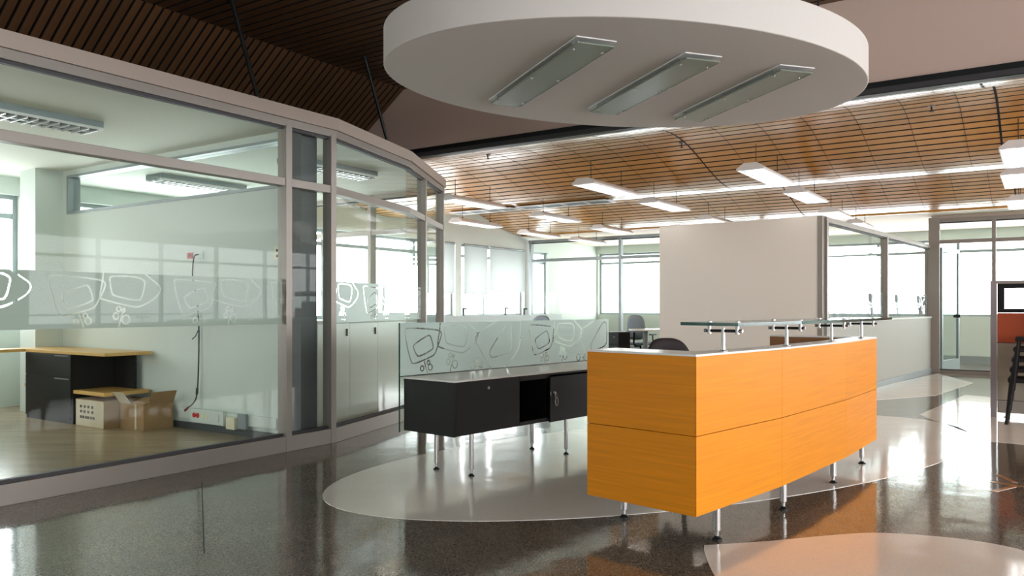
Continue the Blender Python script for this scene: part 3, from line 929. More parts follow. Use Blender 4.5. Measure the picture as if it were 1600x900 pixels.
# sprinkler heads on the wave ceiling and the flat ceiling
def sprinkler(p, label):
    t = thing('sprinkler_head', p, label, 'sprinkler', 'sprinkler heads')
    p = Vector(p)
    MB().lathe(p - Vector((0, 0, 0.012)), [(0.035, 0.012), (0.035, 0.006), (0.02, 0)], 16).build('rose', M_CHROME, t)
    MB().lathe(p - Vector((0, 0, 0.06)), [(0.022, 0), (0.022, 0.006), (0.008, 0.01), (0.008, 0.05)], 12).build('deflector', M_DARKSTEEL, t)
sprinkler((4.33, 8.22, wave(AB(4.33, 8.22)[1])), 'sprinkler head in the wooden ceiling right of the oval disc')
sprinkler((-0.33, 10.9, wave(AB(-0.33, 10.9)[1])), 'sprinkler head in the bright ceiling above the end of the glass wall')
sprinkler((2.12, 9.95, wave(AB(2.12, 9.95)[1])), 'sprinkler head in the wooden ceiling just below the disc edge')
p = P(-7.6, 17.2, 2.865)
sprinkler((p.x, p.y, 2.865), 'small detector on the flat ceiling of the far office')

# ================================================================== RECEPTION DESK
P0 = Vector((0.906, 3.92)); P1 = Vector((1.559, 4.596)); P2 = Vector((2.297, 5.476)); P3 = Vector((2.857, 6.238))
def perp(u): return Vector((-u.y, u.x))
u1 = (P1 - P0).normalized(); u2 = (P2 - P1).normalized(); u3 = (P3 - P2).normalized()
v1, v2, v3 = perp(u1), perp(u2), perp(u3)
ZB, ZT, ZM = 0.166, 0.967, 0.562
WN, WF = 0.685, 0.82
Q0 = P0 + v1 * WN; R0 = P3 + v3 * WF
desk = thing('reception_desk', (1.6, 5.2, 0), 'orange wooden reception desk with a glass counter on steel posts', 'reception desk')
v12 = (v1 + v2).normalized(); v23 = (v2 + v3).normalized()
T = 0.02
def ins(t, ta=None):
    """outline of the U-shaped carcass, moved inwards by t"""
    return [Q0 + u1 * t, P0 + v1 * t + u1 * t, P1 + v12 * t, P2 + v23 * t, P3 + v3 * t - u3 * t, R0 - u3 * t,
            R0 - u3 * (0.06 - 0), P3 + v3 * 0.15 - u3 * 0.06, P2 + v23 * 0.15, P1 + v12 * 0.15, P0 + v1 * 0.15 + u1 * 0.26, Q0 + u1 * 0.26]
MB().quad_prism([(p.x, p.y) for p in ins(T)], ZB + 0.006, ZT - 0.012).build('carcass', mat('brown_carcass', (150, 96, 46), 0.45, noise=((3, 3, 42), 0.1)), desk)
MB().quad_prism([(p.x, p.y) for p in ins(0.0)], ZT - 0.012, ZT).build('counter_top', M_WHITE_TOP, desk, bevel=0.002)
def panel(pa, pb, z0, z1, ina, inb):
    """one veneer panel between two outline points, mitred at the ends"""
    g = 0.0015
    u = (pb - pa).normalized()
    a0 = pa + u * g; b0 = pb - u * g
    MB().quad_prism([(q.x, q.y) for q in (a0, b0, inb - u * g, ina + u * g)], z0, z1).build('veneer_panel', M_ORANGE, desk, bevel=0.0015)
O = [Q0, P0, P1, P2, P3, R0]
I = [Q0 + u1 * T, P0 + v1 * T + u1 * T, P1 + v12 * T, P2 + v23 * T, P3 + v3 * T - u3 * T, R0 - u3 * T]
for i in range(5):
    for z0, z1 in ((ZB, ZM - 0.0015), (ZM + 0.0015, ZT - 0.012)):
        panel(O[i], O[i + 1], z0, z1, I[i], I[i + 1])
# end cheeks and inner worktop
MB().obox(Q0, u1, T + 0.002, 0.258, 0.0, 0.004, ZB, ZT - 0.013).build('end_cheek', M_ORANGE, desk)
wt = [P0 + v1 * 0.15 + u1 * 0.27, P1 + v12 * 0.16, P2 + v23 * 0.16, P3 + v3 * 0.16 - u3 * 0.07, P3 + v3 * 0.66 - u3 * 0.07, P2 + v23 * 0.66, P1 + v12 * 0.66, P0 + v1 * 0.66 + u1 * 0.27]
MB().quad_prism([(p.x, p.y) for p in wt], 0.715, 0.74).build('worktop', M_WHITE_TOP, desk, bevel=0.002)
def leg(x, y, h, r, parent):
    l = MB().lathe((x, y, 0), [(r * 0.55, 0.02), (r * 0.55, 0.045), (r, 0.05), (r, h)], 20).build('leg', M_CHROME, parent, smooth=True)
    MB().lathe((x, y, 0), [(r * 1.35, 0.0), (r * 1.35, 0.008), (r * 0.8, 0.014), (r * 0.55, 0.022)], 20).build('foot', M_DARKSTEEL, l, smooth=True)
for x, y in ((1.057, 4.11), (0.639, 4.54), (1.608, 4.72), (2.19, 5.43), (2.68, 6.10), (2.15, 6.62)):
    leg(x, y, ZB + 0.01, 0.02, desk)
# glass counter in three pieces on four T-shaped posts
def counter(pa, pb, z0=1.105, z1=1.121):
    return MB().quad_prism([(q.x, q.y) for q in (pa[0], pb[0], pb[1], pa[1])], z0, z1)
G0 = P0 + u1 * 0.20
ga = (G0 - v1 * 0.115, G0 + v1 * 0.215); gb = (P1 - v12 * 0.115, P1 + v12 * 0.215); gc = (P2 - v23 * 0.115, P2 + v23 * 0.215)
ge = P3 - u3 * 0.03; gd = (ge - v3 * 0.115, ge + v3 * 0.215)
def cglass(pa, pb):
    k = 0.003
    d = (pb[0] - pa[0]).normalized() * k
    g = counter((pa[0] + d, pa[1] + d), (pb[0] - d, pb[1] - d)).build('counter_glass', M_GLASS, desk)
    # green polished edges
    me = MB()
    for q, r in ((pa[0] + d, pb[0] - d), (pb[1] - d, pa[1] + d), (pa[1] + d, pa[0] + d), (pb[0] - d, pb[1] - d)):
        dd = (r - q).normalized(); nn = Vector((dd.y, -dd.x)) * 0.0015
        me.quad_prism([(t.x, t.y) for t in (q + nn, r + nn, r - nn, q - nn)], 1.1045, 1.1215)
    me.build('polished_edge', M_GLEDGE, g)
cglass(ga, gb); cglass(gb, gc); cglass(gc, gd)
def cpost(c, v):
    p = MB().lathe((c.x, c.y, ZT), [(0.026, 0), (0.026, 0.004), (0.012, 0.008), (0.011, 0.02), (0.011, 0.125)], 18).build('counter_post', M_CHROME, desk, smooth=True)
    a = c - v * 0.105; b = c + v * 0.105
    MB().rod((a.x, a.y, 1.075), (b.x, b.y, 1.075), 0.008, 14).build('cross_bar', M_DARKSTEEL, p, smooth=True)
    for s_ in (-0.082, 0.082):
        q = c + v * s_
        MB().lathe((q.x, q.y, 1.058), [(0.011, 0), (0.011, 0.046), (0.016, 0.047)], 14).build('glass_clamp', M_CHROME, p, smooth=True)
        MB().lathe((q.x, q.y, 1.1215), [(0.014, 0), (0.014, 0.004), (0.008, 0.007)], 14).build('clamp_cap', M_CHROME, p, smooth=True)
    for s_ in (-0.105, 0.105):
        q = c + v * s_
        MB().lathe((q.x, q.y, 1.075), [(0.01, -0.006), (0.01, 0.006)], 12, (v.x, v.y, 0)).build('bar_end', M_CHROME, p, smooth=True)
cpost(P0 + u1 * 0.355 + v1 * 0.05, v1)
cpost(P1 + u2 * 0.20 + v2 * 0.05, v2)
cpost(P1 + u2 * 1.005 + v2 * 0.05, v2)
cpost(P2 + u3 * 0.67 + v3 * 0.05, v3)

# ================================================================== BLACK CREDENZA WITH GLASS SCREEN
C0 = Vector((-0.393, 5.41)); cu_ = Vector((0.656, 0.755)).normalized(); cv_ = perp(cu_)
CL, CW, CZ0, CZ1 = 2.62, 0.513, 0.313, 0.698
cred = thing('credenza', (C0.x + cu_.x * 1.3, C0.y + cu_.y * 1.3, 0), 'low black credenza on steel legs beside the orange desk', 'cabinet')
def cb(t0, t1, w0, w1, z0, z1): return MB().obox(C0, cu_, t0, t1, w0, w1, z0, z1)
cb(0, 0.02, 0, CW, CZ0, CZ1 - 0.012).build('side_panel', M_BLACK, cred, bevel=0.0015)
cb(CL - 0.02, CL, 0, CW, CZ0, CZ1 - 0.012).build('side_panel', M_BLACK, cred, bevel=0.0015)
cb(0.02, CL - 0.02, 0.02, CW, CZ0, CZ0 + 0.02).build('bottom_panel', M_BLACK, cred)
cb(0.02, CL - 0.02, CW - 0.015, CW, CZ0 + 0.02, CZ1 - 0.012).build('back_panel', M_BLACK_IN, cred)
cb(0.02, CL - 0.02, 0.02, CW - 0.015, CZ1 - 0.03, CZ1 - 0.012).build('top_panel', M_BLACK, cred)
for t in (0.69, 1.03, 1.70, 2.0):
    cb(t - 0.009, t + 0.009, 0.02, CW - 0.015, CZ0 + 0.02, CZ1 - 0.03).build('divider', M_BLACK, cred)
cb(-0.004, CL + 0.004, -0.004, CW, CZ1 - 0.012, CZ1).build('top_slab', M_WHITE_TOP, cred, bevel=0.001)
d1 = cb(0.022, 0.685, 0.0, 0.019, CZ0 + 0.002, CZ1 - 0.015).build('door', M_BLACK, cred, bevel=0.0015)
q = C0 + cu_ * 0.342
MB().lathe((q.x, q.y, 0.626), [(0.011, -0.004), (0.011, 0.006), (0.006, 0.007)], 14, (-cv_.x, -cv_.y, 0)).build('lock', M_CHROME, d1)
cb(0.69, 1.03, 0.0, 0.019, CZ1 - 0.05, CZ1 - 0.015).build('front_rail', M_BLACK, cred)
cb(0.69, 1.03, 0.0, 0.019, CZ0 + 0.002, CZ0 + 0.03).build('front_rail', M_BLACK, cred)
d2 = cb(1.03, 1.70, -0.02, -0.001, CZ0 - 0.006, CZ1 - 0.04).build('door', M_BLACK, cred, bevel=0.0015)
q = C0 + cu_ * 1.075 - cv_ * 0.02
MB().lathe((q.x, q.y, 0.535), [(0.010, -0.002), (0.010, 0.006), (0.006, 0.007)], 14, (-cv_.x, -cv_.y, 0)).build('lock', M_CHROME, d2)
q2 = C0 + cu_ * 1.024 - cv_ * 0.021
MB().obox(q2, cu_, 0.008, 0.014, 0, 0.004, 0.515, 0.545).build('pull_strip', M_CHROME, d2)
cb(1.71, 2.60, 0.0, 0.019, CZ0 + 0.002, CZ1 - 0.015).build('door', M_BLACK, cred, bevel=0.0015)
for t in (0.25, 1.36, 2.40):
    for w_ in (0.078, 0.437):
        q = C0 + cu_ * t + cv_ * w_
        leg(q.x, q.y, CZ0 + 0.005, 0.0165, cred)
# key ring hanging from the lock
kq = C0 + cu_ * 1.085 - cv_ * 0.029
keys = thing('key_ring', (kq.x, kq.y, 0.44), 'small key ring hanging from the credenza door lock', 'keys')
MB().obox(kq, cu_, -0.012, 0.006, -0.002, 0.002, 0.525, 0.54).build('key', M_CHROME, keys)
ring = [(kq.x + cu_.x * (0.008 + 0.014 * math.cos(t)), kq.y + cu_.y * (0.008 + 0.014 * math.cos(t)), 0.51 + 0.018 * math.sin(t)) for t in [2 * math.pi * i / 16 for i in range(16)]]
MB().tube(ring, 0.0016, 6, closed=True).build('ring', M_CHROME, keys)
loop = [(kq.x + cu_.x * (0.014 + 0.017 * math.cos(t)), kq.y + cu_.y * (0.014 + 0.017 * math.cos(t)), 0.463 + 0.032 * math.sin(t)) for t in [2 * math.pi * i / 18 for i in range(18)]]
MB().tube(loop, 0.003, 6, closed=True).build('key_fob', M_CHROME, keys)
# glass screen standing behind the credenza
scr = thing('glass_screen', (C0.x + cv_.x * 0.53 + cu_.x * 1.3, C0.y + cv_.y * 0.53 + cu_.y * 1.3, 0.29), 'frosted glass screen with line drawings behind the black credenza', 'screen')
MB().obox(C0, cu_, -0.03, 2.65, 0.522, 0.532, 0.30, 1.085).build('pane', M_GLASS, scr)
MB().obox(C0, cu_, -0.032, -0.028, 0.521, 0.533, 0.30, 1.085).build('polished_edge', M_GLEDGE, scr)
MB().obox(C0, cu_, -0.03, 2.65, 0.522, 0.532, 1.085, 1.087).build('polished_edge', mat('pale_glass_edge', (150, 190, 182), 0.2), scr)
MB().obox(C0, cu_, -0.03, 2.65, 0.515, 0.521, 0.698, 0.703).build('bottom_channel', M_DARKSTEEL, scr)
film(scr, C0 + cu_ * -0.028 + cv_ * 0.534, cu_, 0.0, 2.676, 0.703, 0.382, [0.028, 0.028 + 1.41], True, M_FILM2)
for t in (0.3, 1.3, 2.3):
    q = C0 + cu_ * t + cv_ * 0.513
    MB().lathe((q.x, q.y, 0.6), [(0.014, 0), (0.014, 0.03)], 12, (cv_.x, cv_.y, 0)).build('standoff', M_CHROME, scr)

# ================================================================== OFFICE CHAIRS
def make_chair(label, fab):
    t = thing('office_chair', (0, 0, 0), label, 'chair')
    for i in range(5):
        ang = 2 * math.pi * i / 5
        c, s_ = math.cos(ang), math.sin(ang)
        l = MB().hexa([(0.03 * c - 0.02 * s_, 0.03 * s_ + 0.02 * c, 0.07), (0.03 * c + 0.02 * s_, 0.03 * s_ - 0.02 * c, 0.07), (0.29 * c + 0.012 * s_, 0.29 * s_ - 0.012 * c, 0.055), (0.29 * c - 0.012 * s_, 0.29 * s_ + 0.012 * c, 0.055),
                       (0.03 * c - 0.02 * s_, 0.03 * s_ + 0.02 * c, 0.12), (0.03 * c + 0.02 * s_, 0.03 * s_ - 0.02 * c, 0.12), (0.29 * c + 0.012 * s_, 0.29 * s_ - 0.012 * c, 0.08), (0.29 * c - 0.012 * s_, 0.29 * s_ + 0.012 * c, 0.08)]).build('base_arm', M_PLB, t)
        MB().lathe((0.285 * c, 0.285 * s_, 0.028), [(0.02, -0.02), (0.028, -0.012), (0.028, 0.012), (0.02, 0.02)], 14, (-s_, c, 0)).build('caster', M_PLB, l, smooth=True)
    MB().lathe((0, 0, 0.1), [(0.03, 0), (0.03, 0.15), (0.018, 0.16), (0.018, 0.34)], 16).build('gas_column', M_PLB, t, smooth=True)
    # seat: rounded cushion
    def cushion(name, w, d, h, fn, m):
        bm = bmesh.new()
        N = 12
        grid = {}
        for side in (0, 1):
            for i in range(N + 1):
                for j in range(N + 1):
                    x = -1 + 2 * i / N; y = -1 + 2 * j / N
                    # squircle outline
                    r = max(abs(x), abs(y)); q = (abs(x) ** 3.2 + abs(y) ** 3.2) ** (1 / 3.2)
                    k_ = r / q if q > 0 else 1
                    xx, yy = x * k_, y * k_
                    e = max(0.0, 1 - q * k_ if False else 1 - r)
                    th = h * (min(1.0, e * 4) ** 0.5)
                    grid[side, i, j] = bm.verts.new(fn(xx * w / 2, yy * d / 2, (th if side else -th)))
        for side in (0, 1):
            for i in range(N):
                for j in range(N):
                    f = [grid[side, i, j], grid[side, i + 1, j], grid[side, i + 1, j + 1], grid[side, i, j + 1]]
                    bm.faces.new(f if side else list(reversed(f)))
        bmesh.ops.remove_doubles(bm, verts=bm.verts, dist=1e-5)
        bmesh.ops.recalc_face_normals(bm, faces=bm.faces)
        me = bpy.data.meshes.new(name); bm.to_mesh(me); bm.free()
        me.materials.append(m)
        me.polygons.foreach_set('use_smooth', [True] * len(me.polygons))
        o_ = bpy.data.objects.new(name, me); COL.objects.link(o_); o_.parent = t; ORG[o_] = Vector((0, 0, 0))
        return o_
    cushion('seat', 0.48, 0.46, 0.035, lambda x, y, z: (x, y, 0.46 + z + 0.02 * (x / 0.24) ** 2), fab)
    cushion('backrest', 0.42, 0.50, 0.025, lambda x, y, z: (x * (1 - 0.12 * (y / 0.25)), -0.24 - 0.06 * (y + 0.25) + 0.05 * (x / 0.21) ** 2 + z, 0.80 + y), fab)
    MB().tube([(0, -0.05, 0.42), (0, -0.24, 0.42), (0, -0.30, 0.48), (0, -0.285, 0.70)], 0.018, 8).build('back_bracket', M_PLB, t, smooth=True)
    for s_ in (-1, 1):
        MB().tube([(s_ * 0.20, 0.02, 0.43), (s_ * 0.27, 0.02, 0.45), (s_ * 0.275, -0.02, 0.64)], 0.013, 8).build('arm_post', M_PLB, t, smooth=True)
        MB().box(s_ * 0.275 - 0.03, s_ * 0.275 + 0.03, -0.13, 0.12, 0.64, 0.665).build('armrest', M_PLB, t, bevel=0.008)
    return t
ch1 = make_chair('dark grey office chair behind the orange desk, only its backrest top showing', M_FABB)
ch1.scale = (0.95, 0.95, 0.93); ch1.location = (1.20, 5.55, 0); ch1.rotation_euler = (0, 0, math.radians(200))
ch2 = make_chair('blue-grey office chair at the white table left of the white wall', M_FABG)
ch2.location = (2.60, 16.12, 0); ch2.rotation_euler = (0, 0, math.radians(-35))
copy_thing(ch2, (0.42, 14.3, 0), math.radians(150), 'blue-grey office chair peeking over the top of the frosted screen')

# table, pedestal and low divider in the far office area
tb = thing('work_table', (2.85, 15.4, 0), 'small white work table left of the white wall', 'table')
MB().quad_prism(catmull_pts := [(p.x, p.y) for p in catmull([(2.28, 15.35), (2.40, 15.12), (3.3, 15.0), (3.45, 15.5), (3.3, 15.8), (2.4, 15.7)], 6)], 0.75, 0.778).build('table_top', M_WHITE_TOP, tb)
MB().rod((2.58, 15.4, 0.02), (2.58, 15.4, 0.75), 0.05, 16).build('table_leg', M_GREYPL, tb, smooth=True)
MB().lathe((2.58, 15.4, 0), [(0.2, 0), (0.2, 0.015), (0.05, 0.03)], 20).build('table_foot', M_GREYPL, tb)
MB().rod((3.2, 15.4, 0.0), (3.2, 15.4, 0.75), 0.03, 16).build('table_leg', M_GREYPL, tb, smooth=True)
pd = thing('drawer_pedestal', (2.05, 15.75, 0), 'black drawer pedestal beside the white work table', 'cabinet')
pq = Vector((1.78, 15.35)); 
MB().obox(pq, (1, 0.05), 0, 0.50, 0.0, 0.5, 0.02, 0.72).build('body', M_BLACK, pd)
for i in range(3):
    dz = 0.04 + i * 0.225
    dr = MB().obox(pq, (1, 0.05), 0.0, 0.27, -0.018, -0.001, dz, dz + 0.215).build('drawer', mat('slate_drawer', (78, 92, 98), 0.5), pd, bevel=0.003)
    MB().obox(pq, (1, 0.05), 0.17, 0.2, -0.03, -0.018, dz + 0.12, dz + 0.15).build('handle', M_CHROME, dr)
# long white desk run under the far left windows, with posts standing on it
dk = thing('long_desk', P(-9.5, 12.8, 0), 'long white desk below the far left windows', 'desk')
MB().abox(-9.95, -9.15, 9.0, 15.6, 0.72, 0.75).build('desk_top', M_WHITE_TOP, dk)
for b in (9.2, 11.2, 13.2, 15.4):
    MB().abox(-9.9, -9.2, b - 0.02, b + 0.02, 0, 0.72).build('leg_panel', M_WHITE_TOP, dk)
MB().abox(-9.15, -9.13, 9.0, 15.6, 0.72, 1.04).build('divider_panel', mat('pale_divider', (205, 218, 218), 0.5), dk)
for b, h, lab in ((11.95, 1.16, 'leftmost dark post on the divider behind the glass screen'), (13.35, 1.17, 'middle dark post on the divider behind the glass screen'), (14.05, 1.15, 'rightmost dark post on the divider behind the glass screen')):
    q = P(-9.14, b)
    t = thing('divider_post', (q.x, q.y, 1.04), lab, 'post', 'small dark posts behind the screen')
    mm = mat('teal_dark_metal', (52, 80, 82), 0.5)
    MB().rod((q.x, q.y, 1.04), (q.x, q.y, h), 0.02, 10).build('stem', mm, t)
    MB().box(q.x - 0.02, q.x + 0.07, q.y - 0.02, q.y + 0.02, h, h + 0.03).build('cap', mm, t)

# ================================================================== MEETING ROOM FURNITURE
md_ = thing('corner_desk', P(-8.6, 4.45, 0.012), 'desk with oak top and black pedestal against the meeting room wall', 'desk')
MB().abox(-9.42, -7.58, 4.20, 4.695, 0.72, 0.752).build('desk_top', M_WOODTOP, md_, bevel=0.002)
MB().abox(-9.42, -9.15, 2.6, 4.20, 0.72, 0.752).build('desk_wing', M_WOODTOP, md_, bevel=0.002)
MB().abox(-9.15, -8.20, 4.215, 4.66, 0.012, 0.72).build('pedestal', M_BLACK, md_)
for z0, z1 in ((0.05, 0.48), (0.485, 0.715)):
    df = MB().abox(-9.14, -8.21, 4.198, 4.214, z0, z1).build('drawer_front', M_BLACK, md_, bevel=0.002)
    MB().abox(-8.52, -8.24, 4.192, 4.198, z1 - 0.02, z1 - 0.008).build('handle', M_CHROME, df)
MB().abox(-8.20, -7.62, 4.22, 4.69, 0.325, 0.362).build('shelf', M_WOODTOP, md_, bevel=0.002)
MB().abox(-9.39, -9.15, 4.30, 4.69, 0.325, 0.362).build('shelf', M_WOODTOP, md_, bevel=0.002)
MB().abox(-8.20, -7.80, 4.64, 4.66, 0.362, 0.72).build('back_panel', M_BLACK, md_)

def carton(name, a0, a1, b0, b1, h, label, m_front, flaps):
    z0 = 0.012
    t = thing(name, P((a0 + a1) / 2, (b0 + b1) / 2, z0), label, 'box', 'cartons under the meeting room desk')
    th = 0.005
    MB().abox(a0, a1, b0, b1, z0, z0 + th).build('bottom', M_CARD, t)
    MB().abox(a0, a1, b0, b0 + th, z0 + th, z0 + h).build('side', m_front, t)
    MB().abox(a0, a1, b1 - th, b1, z0 + th, z0 + h).build('side', M_CARD, t)
    MB().abox(a0, a0 + th, b0 + th, b1 - th, z0 + th, z0 + h).build('side', M_CARD, t)
    MB().abox(a1 - th, a1, b0 + th, b1 - th, z0 + th, z0 + h).build('side', M_CARD, t)
    for (pts, mm) in flaps:
        mb_ = MB()
        q = [P(*p) for p in pts]
        nrm = (q[1] - q[0]).cross(q[3] - q[0]).normalized() * 0.003
        mb_.hexa([p - nrm for p in q] + [p + nrm for p in q])
        mb_.build('flap', mm, t)
    return t
z = 0.012
b1_ = carton('cardboard_box', -8.13, -7.62, 4.21, 4.62, 0.265, 'pale printed cardboard box below the desk shelf', M_CARD_P,
    [([(-8.13, 4.21, z + .265), (-7.62, 4.21, z + .265), (-7.62, 4.40, z + .27), (-8.13, 4.40, z + .27)], M_CARD),
     ([(-8.13, 4.62, z + .265), (-7.62, 4.62, z + .265), (-7.62, 4.42, z + .275), (-8.13, 4.42, z + .275)], M_CARD)])
b2_ = carton('cardboard_box', -7.585, -7.18, 4.36, 4.67, 0.25, 'brown open cardboard box with raised flaps near the wall', M_CARD,
    [([(-7.585, 4.36, z + .25), (-7.40, 4.36, z + .25), (-7.40, 4.28, z + .36), (-7.585, 4.28, z + .36)], M_CARD_P),
     ([(-7.18, 4.40, z + .25), (-7.18, 4.67, z + .25), (-7.12, 4.67, z + .37), (-7.12, 4.40, z + .37)], M_CARD),
     ([(-7.39, 4.36, z + .25), (-7.18, 4.36, z + .25), (-7.18, 4.50, z + .30), (-7.39, 4.50, z + .30)], M_CARD)])
MB().abox(-7.33, -7.30, 4.3575, 4.36, z + .005, z + .25).build('tape', M_CARD_P, b2_)
# box print: short ink strokes in rows
mb = MB()
rr = random.Random(3)
for row, (zz, n) in enumerate(((0.185, 4), (0.135, 4), (0.08, 6))):
    for i in range(n):
        aa = -8.05 + i * (0.28 / n) + rr.uniform(0, 0.01)
        mb.abox(aa, aa + 0.035, 4.2075, 4.2098, z + zz, z + zz + 0.026)
mb.build('ink_print', M_INK, b1_)

# wall trunking with sockets
tr = thing('cable_trunking', P(-6.6, 4.70, 0.12), 'white cable trunking with red and cream sockets along the wall', 'trunking')
MB().abox(-7.1, -5.66, 4.68, 4.72, 0.115, 0.215).build('channel', M_WALLW, tr, bevel=0.003)
MB().abox(-6.86, -6.36, 4.645, 4.68, 0.095, 0.225).build('socket_box', M_WALLW, tr, bevel=0.004)
for a in (-6.80, -6.745):
    q = P(a, 4.645, 0.165)
    MB().lathe(q, [(0.024, -0.002), (0.024, 0.006), (0.012, 0.007)], 16, (-GB.x, -GB.y, 0)).build('red_socket', M_RED, tr)
for a in (-6.66, -6.61):
    q = P(a, 4.645, 0.165)
    MB().lathe(q, [(0.022, -0.002), (0.022, 0.004)], 16, (-GB.x, -GB.y, 0)).build('white_socket', M_SOCK, tr)
MB().abox(-6.54, -6.42, 4.638, 4.645, 0.125, 0.195).build('data_plate', M_WALLW, tr)
MB().abox(-6.30, -6.18, 4.63, 4.68, 0.075, 0.185).build('cream_socket', M_SOCK, tr, bevel=0.003)
MB().abox(-6.16, -6.04, 4.65, 4.68, 0.085, 0.225).build('junction_box', M_GREYPL, tr, bevel=0.003)
# hanging cable on the wall
cbp = [P(-6.81, 4.70, 1.71), P(-6.82, 4.66, 1.69), P(-6.835, 4.655, 1.6), P(-6.845, 4.66, 1.48), P(-6.82, 4.69, 1.25), P(-6.80, 4.695, 0.98), P(-6.80, 4.69, 0.6), P(-6.81, 4.68, 0.36), P(-6.83, 4.66, 0.28), P(-6.87, 4.63, 0.235)]
cpts = []
for i in range(len(cbp) - 1):
    p0 = cbp[max(i - 1, 0)]; p1 = cbp[i]; p2 = cbp[i + 1]; p3 = cbp[min(i + 2, len(cbp) - 1)]
    for k_ in range(5):
        t_ = k_ / 5
        cpts.append(0.5 * ((2 * p1) + (p2 - p0) * t_ + (2 * p0 - 5 * p1 + 4 * p2 - p3) * t_ ** 2 + (3 * p1 - p0 - 3 * p2 + p3) * t_ ** 3))
cpts.append(cbp[-1])
cab = thing('wall_cable', P(-6.81, 4.70, 0.23), 'black cable hanging down the white meeting room wall', 'cable')
MB().tube(cpts, 0.0065, 8).build('cord', M_CABLE, cab, smooth=True)
MB().rod(cbp[-1], cbp[-1] + (cbp[-1] - cbp[-2]).normalized() * 0.05, 0.011).build('plug', mat('dark_red_plug', (110, 34, 34), 0.5), cab)
MB().rod(P(-6.807, 4.682, 0.42), P(-6.81, 4.68, 0.36), 0.012).build('cable_knot', M_CABLE, cab)
MB().tube([P(-6.80, 4.69, 0.98), P(-6.83, 4.68, 0.92), P(-6.87, 4.67, 0.89)], 0.005, 6).build('side_tail', M_CABLE, cab)
MB().abox(-6.83, -6.76, 4.705, 4.72, 1.66, 1.74).build('cable_outlet', M_WALLW, cab)
so = thing('wall_socket', P(-6.97, 4.71, 1.69), 'small red wall socket beside the top of the hanging cable', 'socket')
MB().abox(-7.01, -6.93, 4.708, 4.72, 1.675, 1.735).build('socket_plate', M_RED, so, bevel=0.002)
for a in (-6.988, -6.952):
    MB().lathe(P(a, 4.708, 1.705), [(0.013, -0.001), (0.013, 0.003)], 12, (-GB.x, -GB.y, 0)).build('socket_hole', mat('dark_red', (96, 20, 18), 0.5), so)
sw = thing('light_switch', P(-5.68, 4.71, 1.66), 'cream wall switch plate near the dark jamb', 'switch')
MB().abox(-5.72, -5.64, 4.708, 4.72, 1.62, 1.74).build('switch_plate', M_SOCK, sw, bevel=0.002)
for zz in (1.655, 1.705):
    MB().lathe(P(-5.68, 4.708, zz), [(0.012, -0.001), (0.012, 0.003)], 12, (-GB.x, -GB.y, 0)).build('switch_button', M_INK, sw)

# ================================================================== RIGHT-HAND WORKSTATION SCREEN AND CHAIRS
S0 = Vector((5.28, 8.73)); su = Vector((GA.x, GA.y))
ws = thing('workstation_screen', (S0.x, S0.y, 0), 'office divider with terracotta panel and window pane behind black chairs', 'divider')
SL = 1.6
MB().obox(S0, su, -0.03, 0.03, -0.03, 0.03, 0.0, 1.49).build('end_post', mat('mauve_post', (142, 133, 138), 0.5), ws, bevel=0.004)
MB().obox(S0, su, 0.03, SL, -0.025, 0.025, 1.455, 1.49).build('top_rail', M_FRAME, ws)
def sp(name, z0, z1, m, t=0.02, u0=0.035, u1=SL): return MB().obox(S0, su, u0, u1, -t, t, z0, z1).build(name, m, ws)
sp('window_frame', 1.405, 1.455, M_PLB); sp('window_frame', 1.14, 1.185, M_PLB)
MB().obox(S0, su, 0.035, 0.10, -0.02, 0.02, 1.185, 1.405).build('window_frame', M_PLB, ws)
MB().obox(S0, su, 0.10, SL, -0.003, 0.003, 1.185, 1.405).build('pane', M_GLASS, ws)
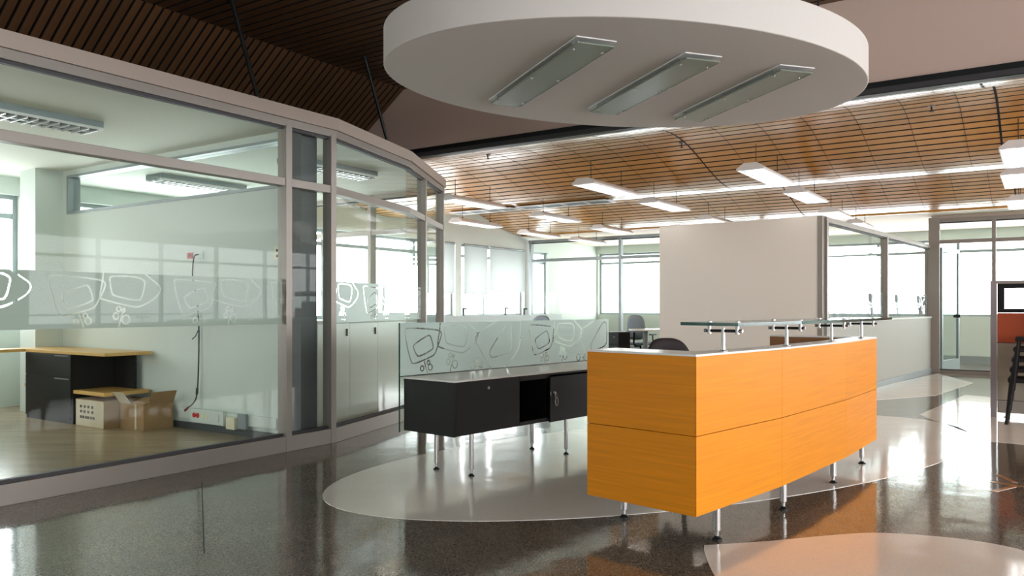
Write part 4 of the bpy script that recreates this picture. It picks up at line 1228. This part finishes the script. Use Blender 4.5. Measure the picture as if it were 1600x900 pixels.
sp('fabric_panel', 0.815, 1.138, M_TERRA); sp('lower_panel', 0.19, 0.81, M_BEIGE); sp('kick_panel', 0.05, 0.185, M_FRAME)
MB().obox(S0, su, 0.03, SL, -0.022, 0.022, 0.81, 0.815).build('joint_strip', M_PLB, ws)
MB().obox(S0, su, 0.03, SL, -0.022, 0.022, 0.185, 0.19).build('joint_strip', M_PLB, ws)
for t in (0.12, 1.4):
    q = S0 + su * t
    MB().lathe((q.x, q.y, 0), [(0.03, 0), (0.03, 0.01), (0.012, 0.015), (0.012, 0.055)], 12).build('foot', M_PLB, ws)

def make_stack_chair(label):
    t = thing('stacking_chair', (0, 0, 0), label, 'chair', 'stack of black chairs by the divider')
    for s_ in (-1, 1):
        MB().tube([(s_ * 0.21, 0.25, 0.0), (s_ * 0.20, 0.21, 0.44)], 0.017, 8).build('leg', M_PLB, t)
        MB().tube([(s_ * 0.21, -0.27, 0.0), (s_ * 0.20, -0.21, 0.44), (s_ * 0.195, -0.29, 0.84)], 0.017, 8).build('leg', M_PLB, t)
    MB().tube([(-0.205, 0.235, 0.25), (0.205, 0.235, 0.25)], 0.011, 8).build('stretcher', M_PLB, t)
    MB().box(-0.215, 0.215, -0.21, 0.24, 0.43, 0.475).build('seat', M_PLB, t, bevel=0.012)
    MB().hexa([(-0.20, -0.245, 0.56), (0.20, -0.245, 0.56), (0.20, -0.215, 0.56), (-0.20, -0.215, 0.56),
               (-0.19, -0.31, 0.88), (0.19, -0.31, 0.88), (0.19, -0.28, 0.88), (-0.19, -0.28, 0.88)]).build('backrest', M_PLB, t, bevel=0.01)
    return t
LST = ['lowest chair of the black stack, its feet on the floor', 'second chair from the bottom of the black stack',
       'middle chair of the black stack before the divider', 'second chair from the top of the black stack', 'topmost chair of the black stack beside the terracotta divider']
sc = make_stack_chair(LST[0])
rz = math.atan2(0.83, 0.558)
for i in range(5):
    loc = Vector((5.375, 8.17, 0)) + Vector((0.83, -0.558, 0)) * 0.016 * i + Vector((0, 0, 0.105 * i))
    if i == 0:
        sc.location = loc; sc.rotation_euler = (0, 0, rz)
    else:
        copy_thing(sc, loc, rz, LST[i])
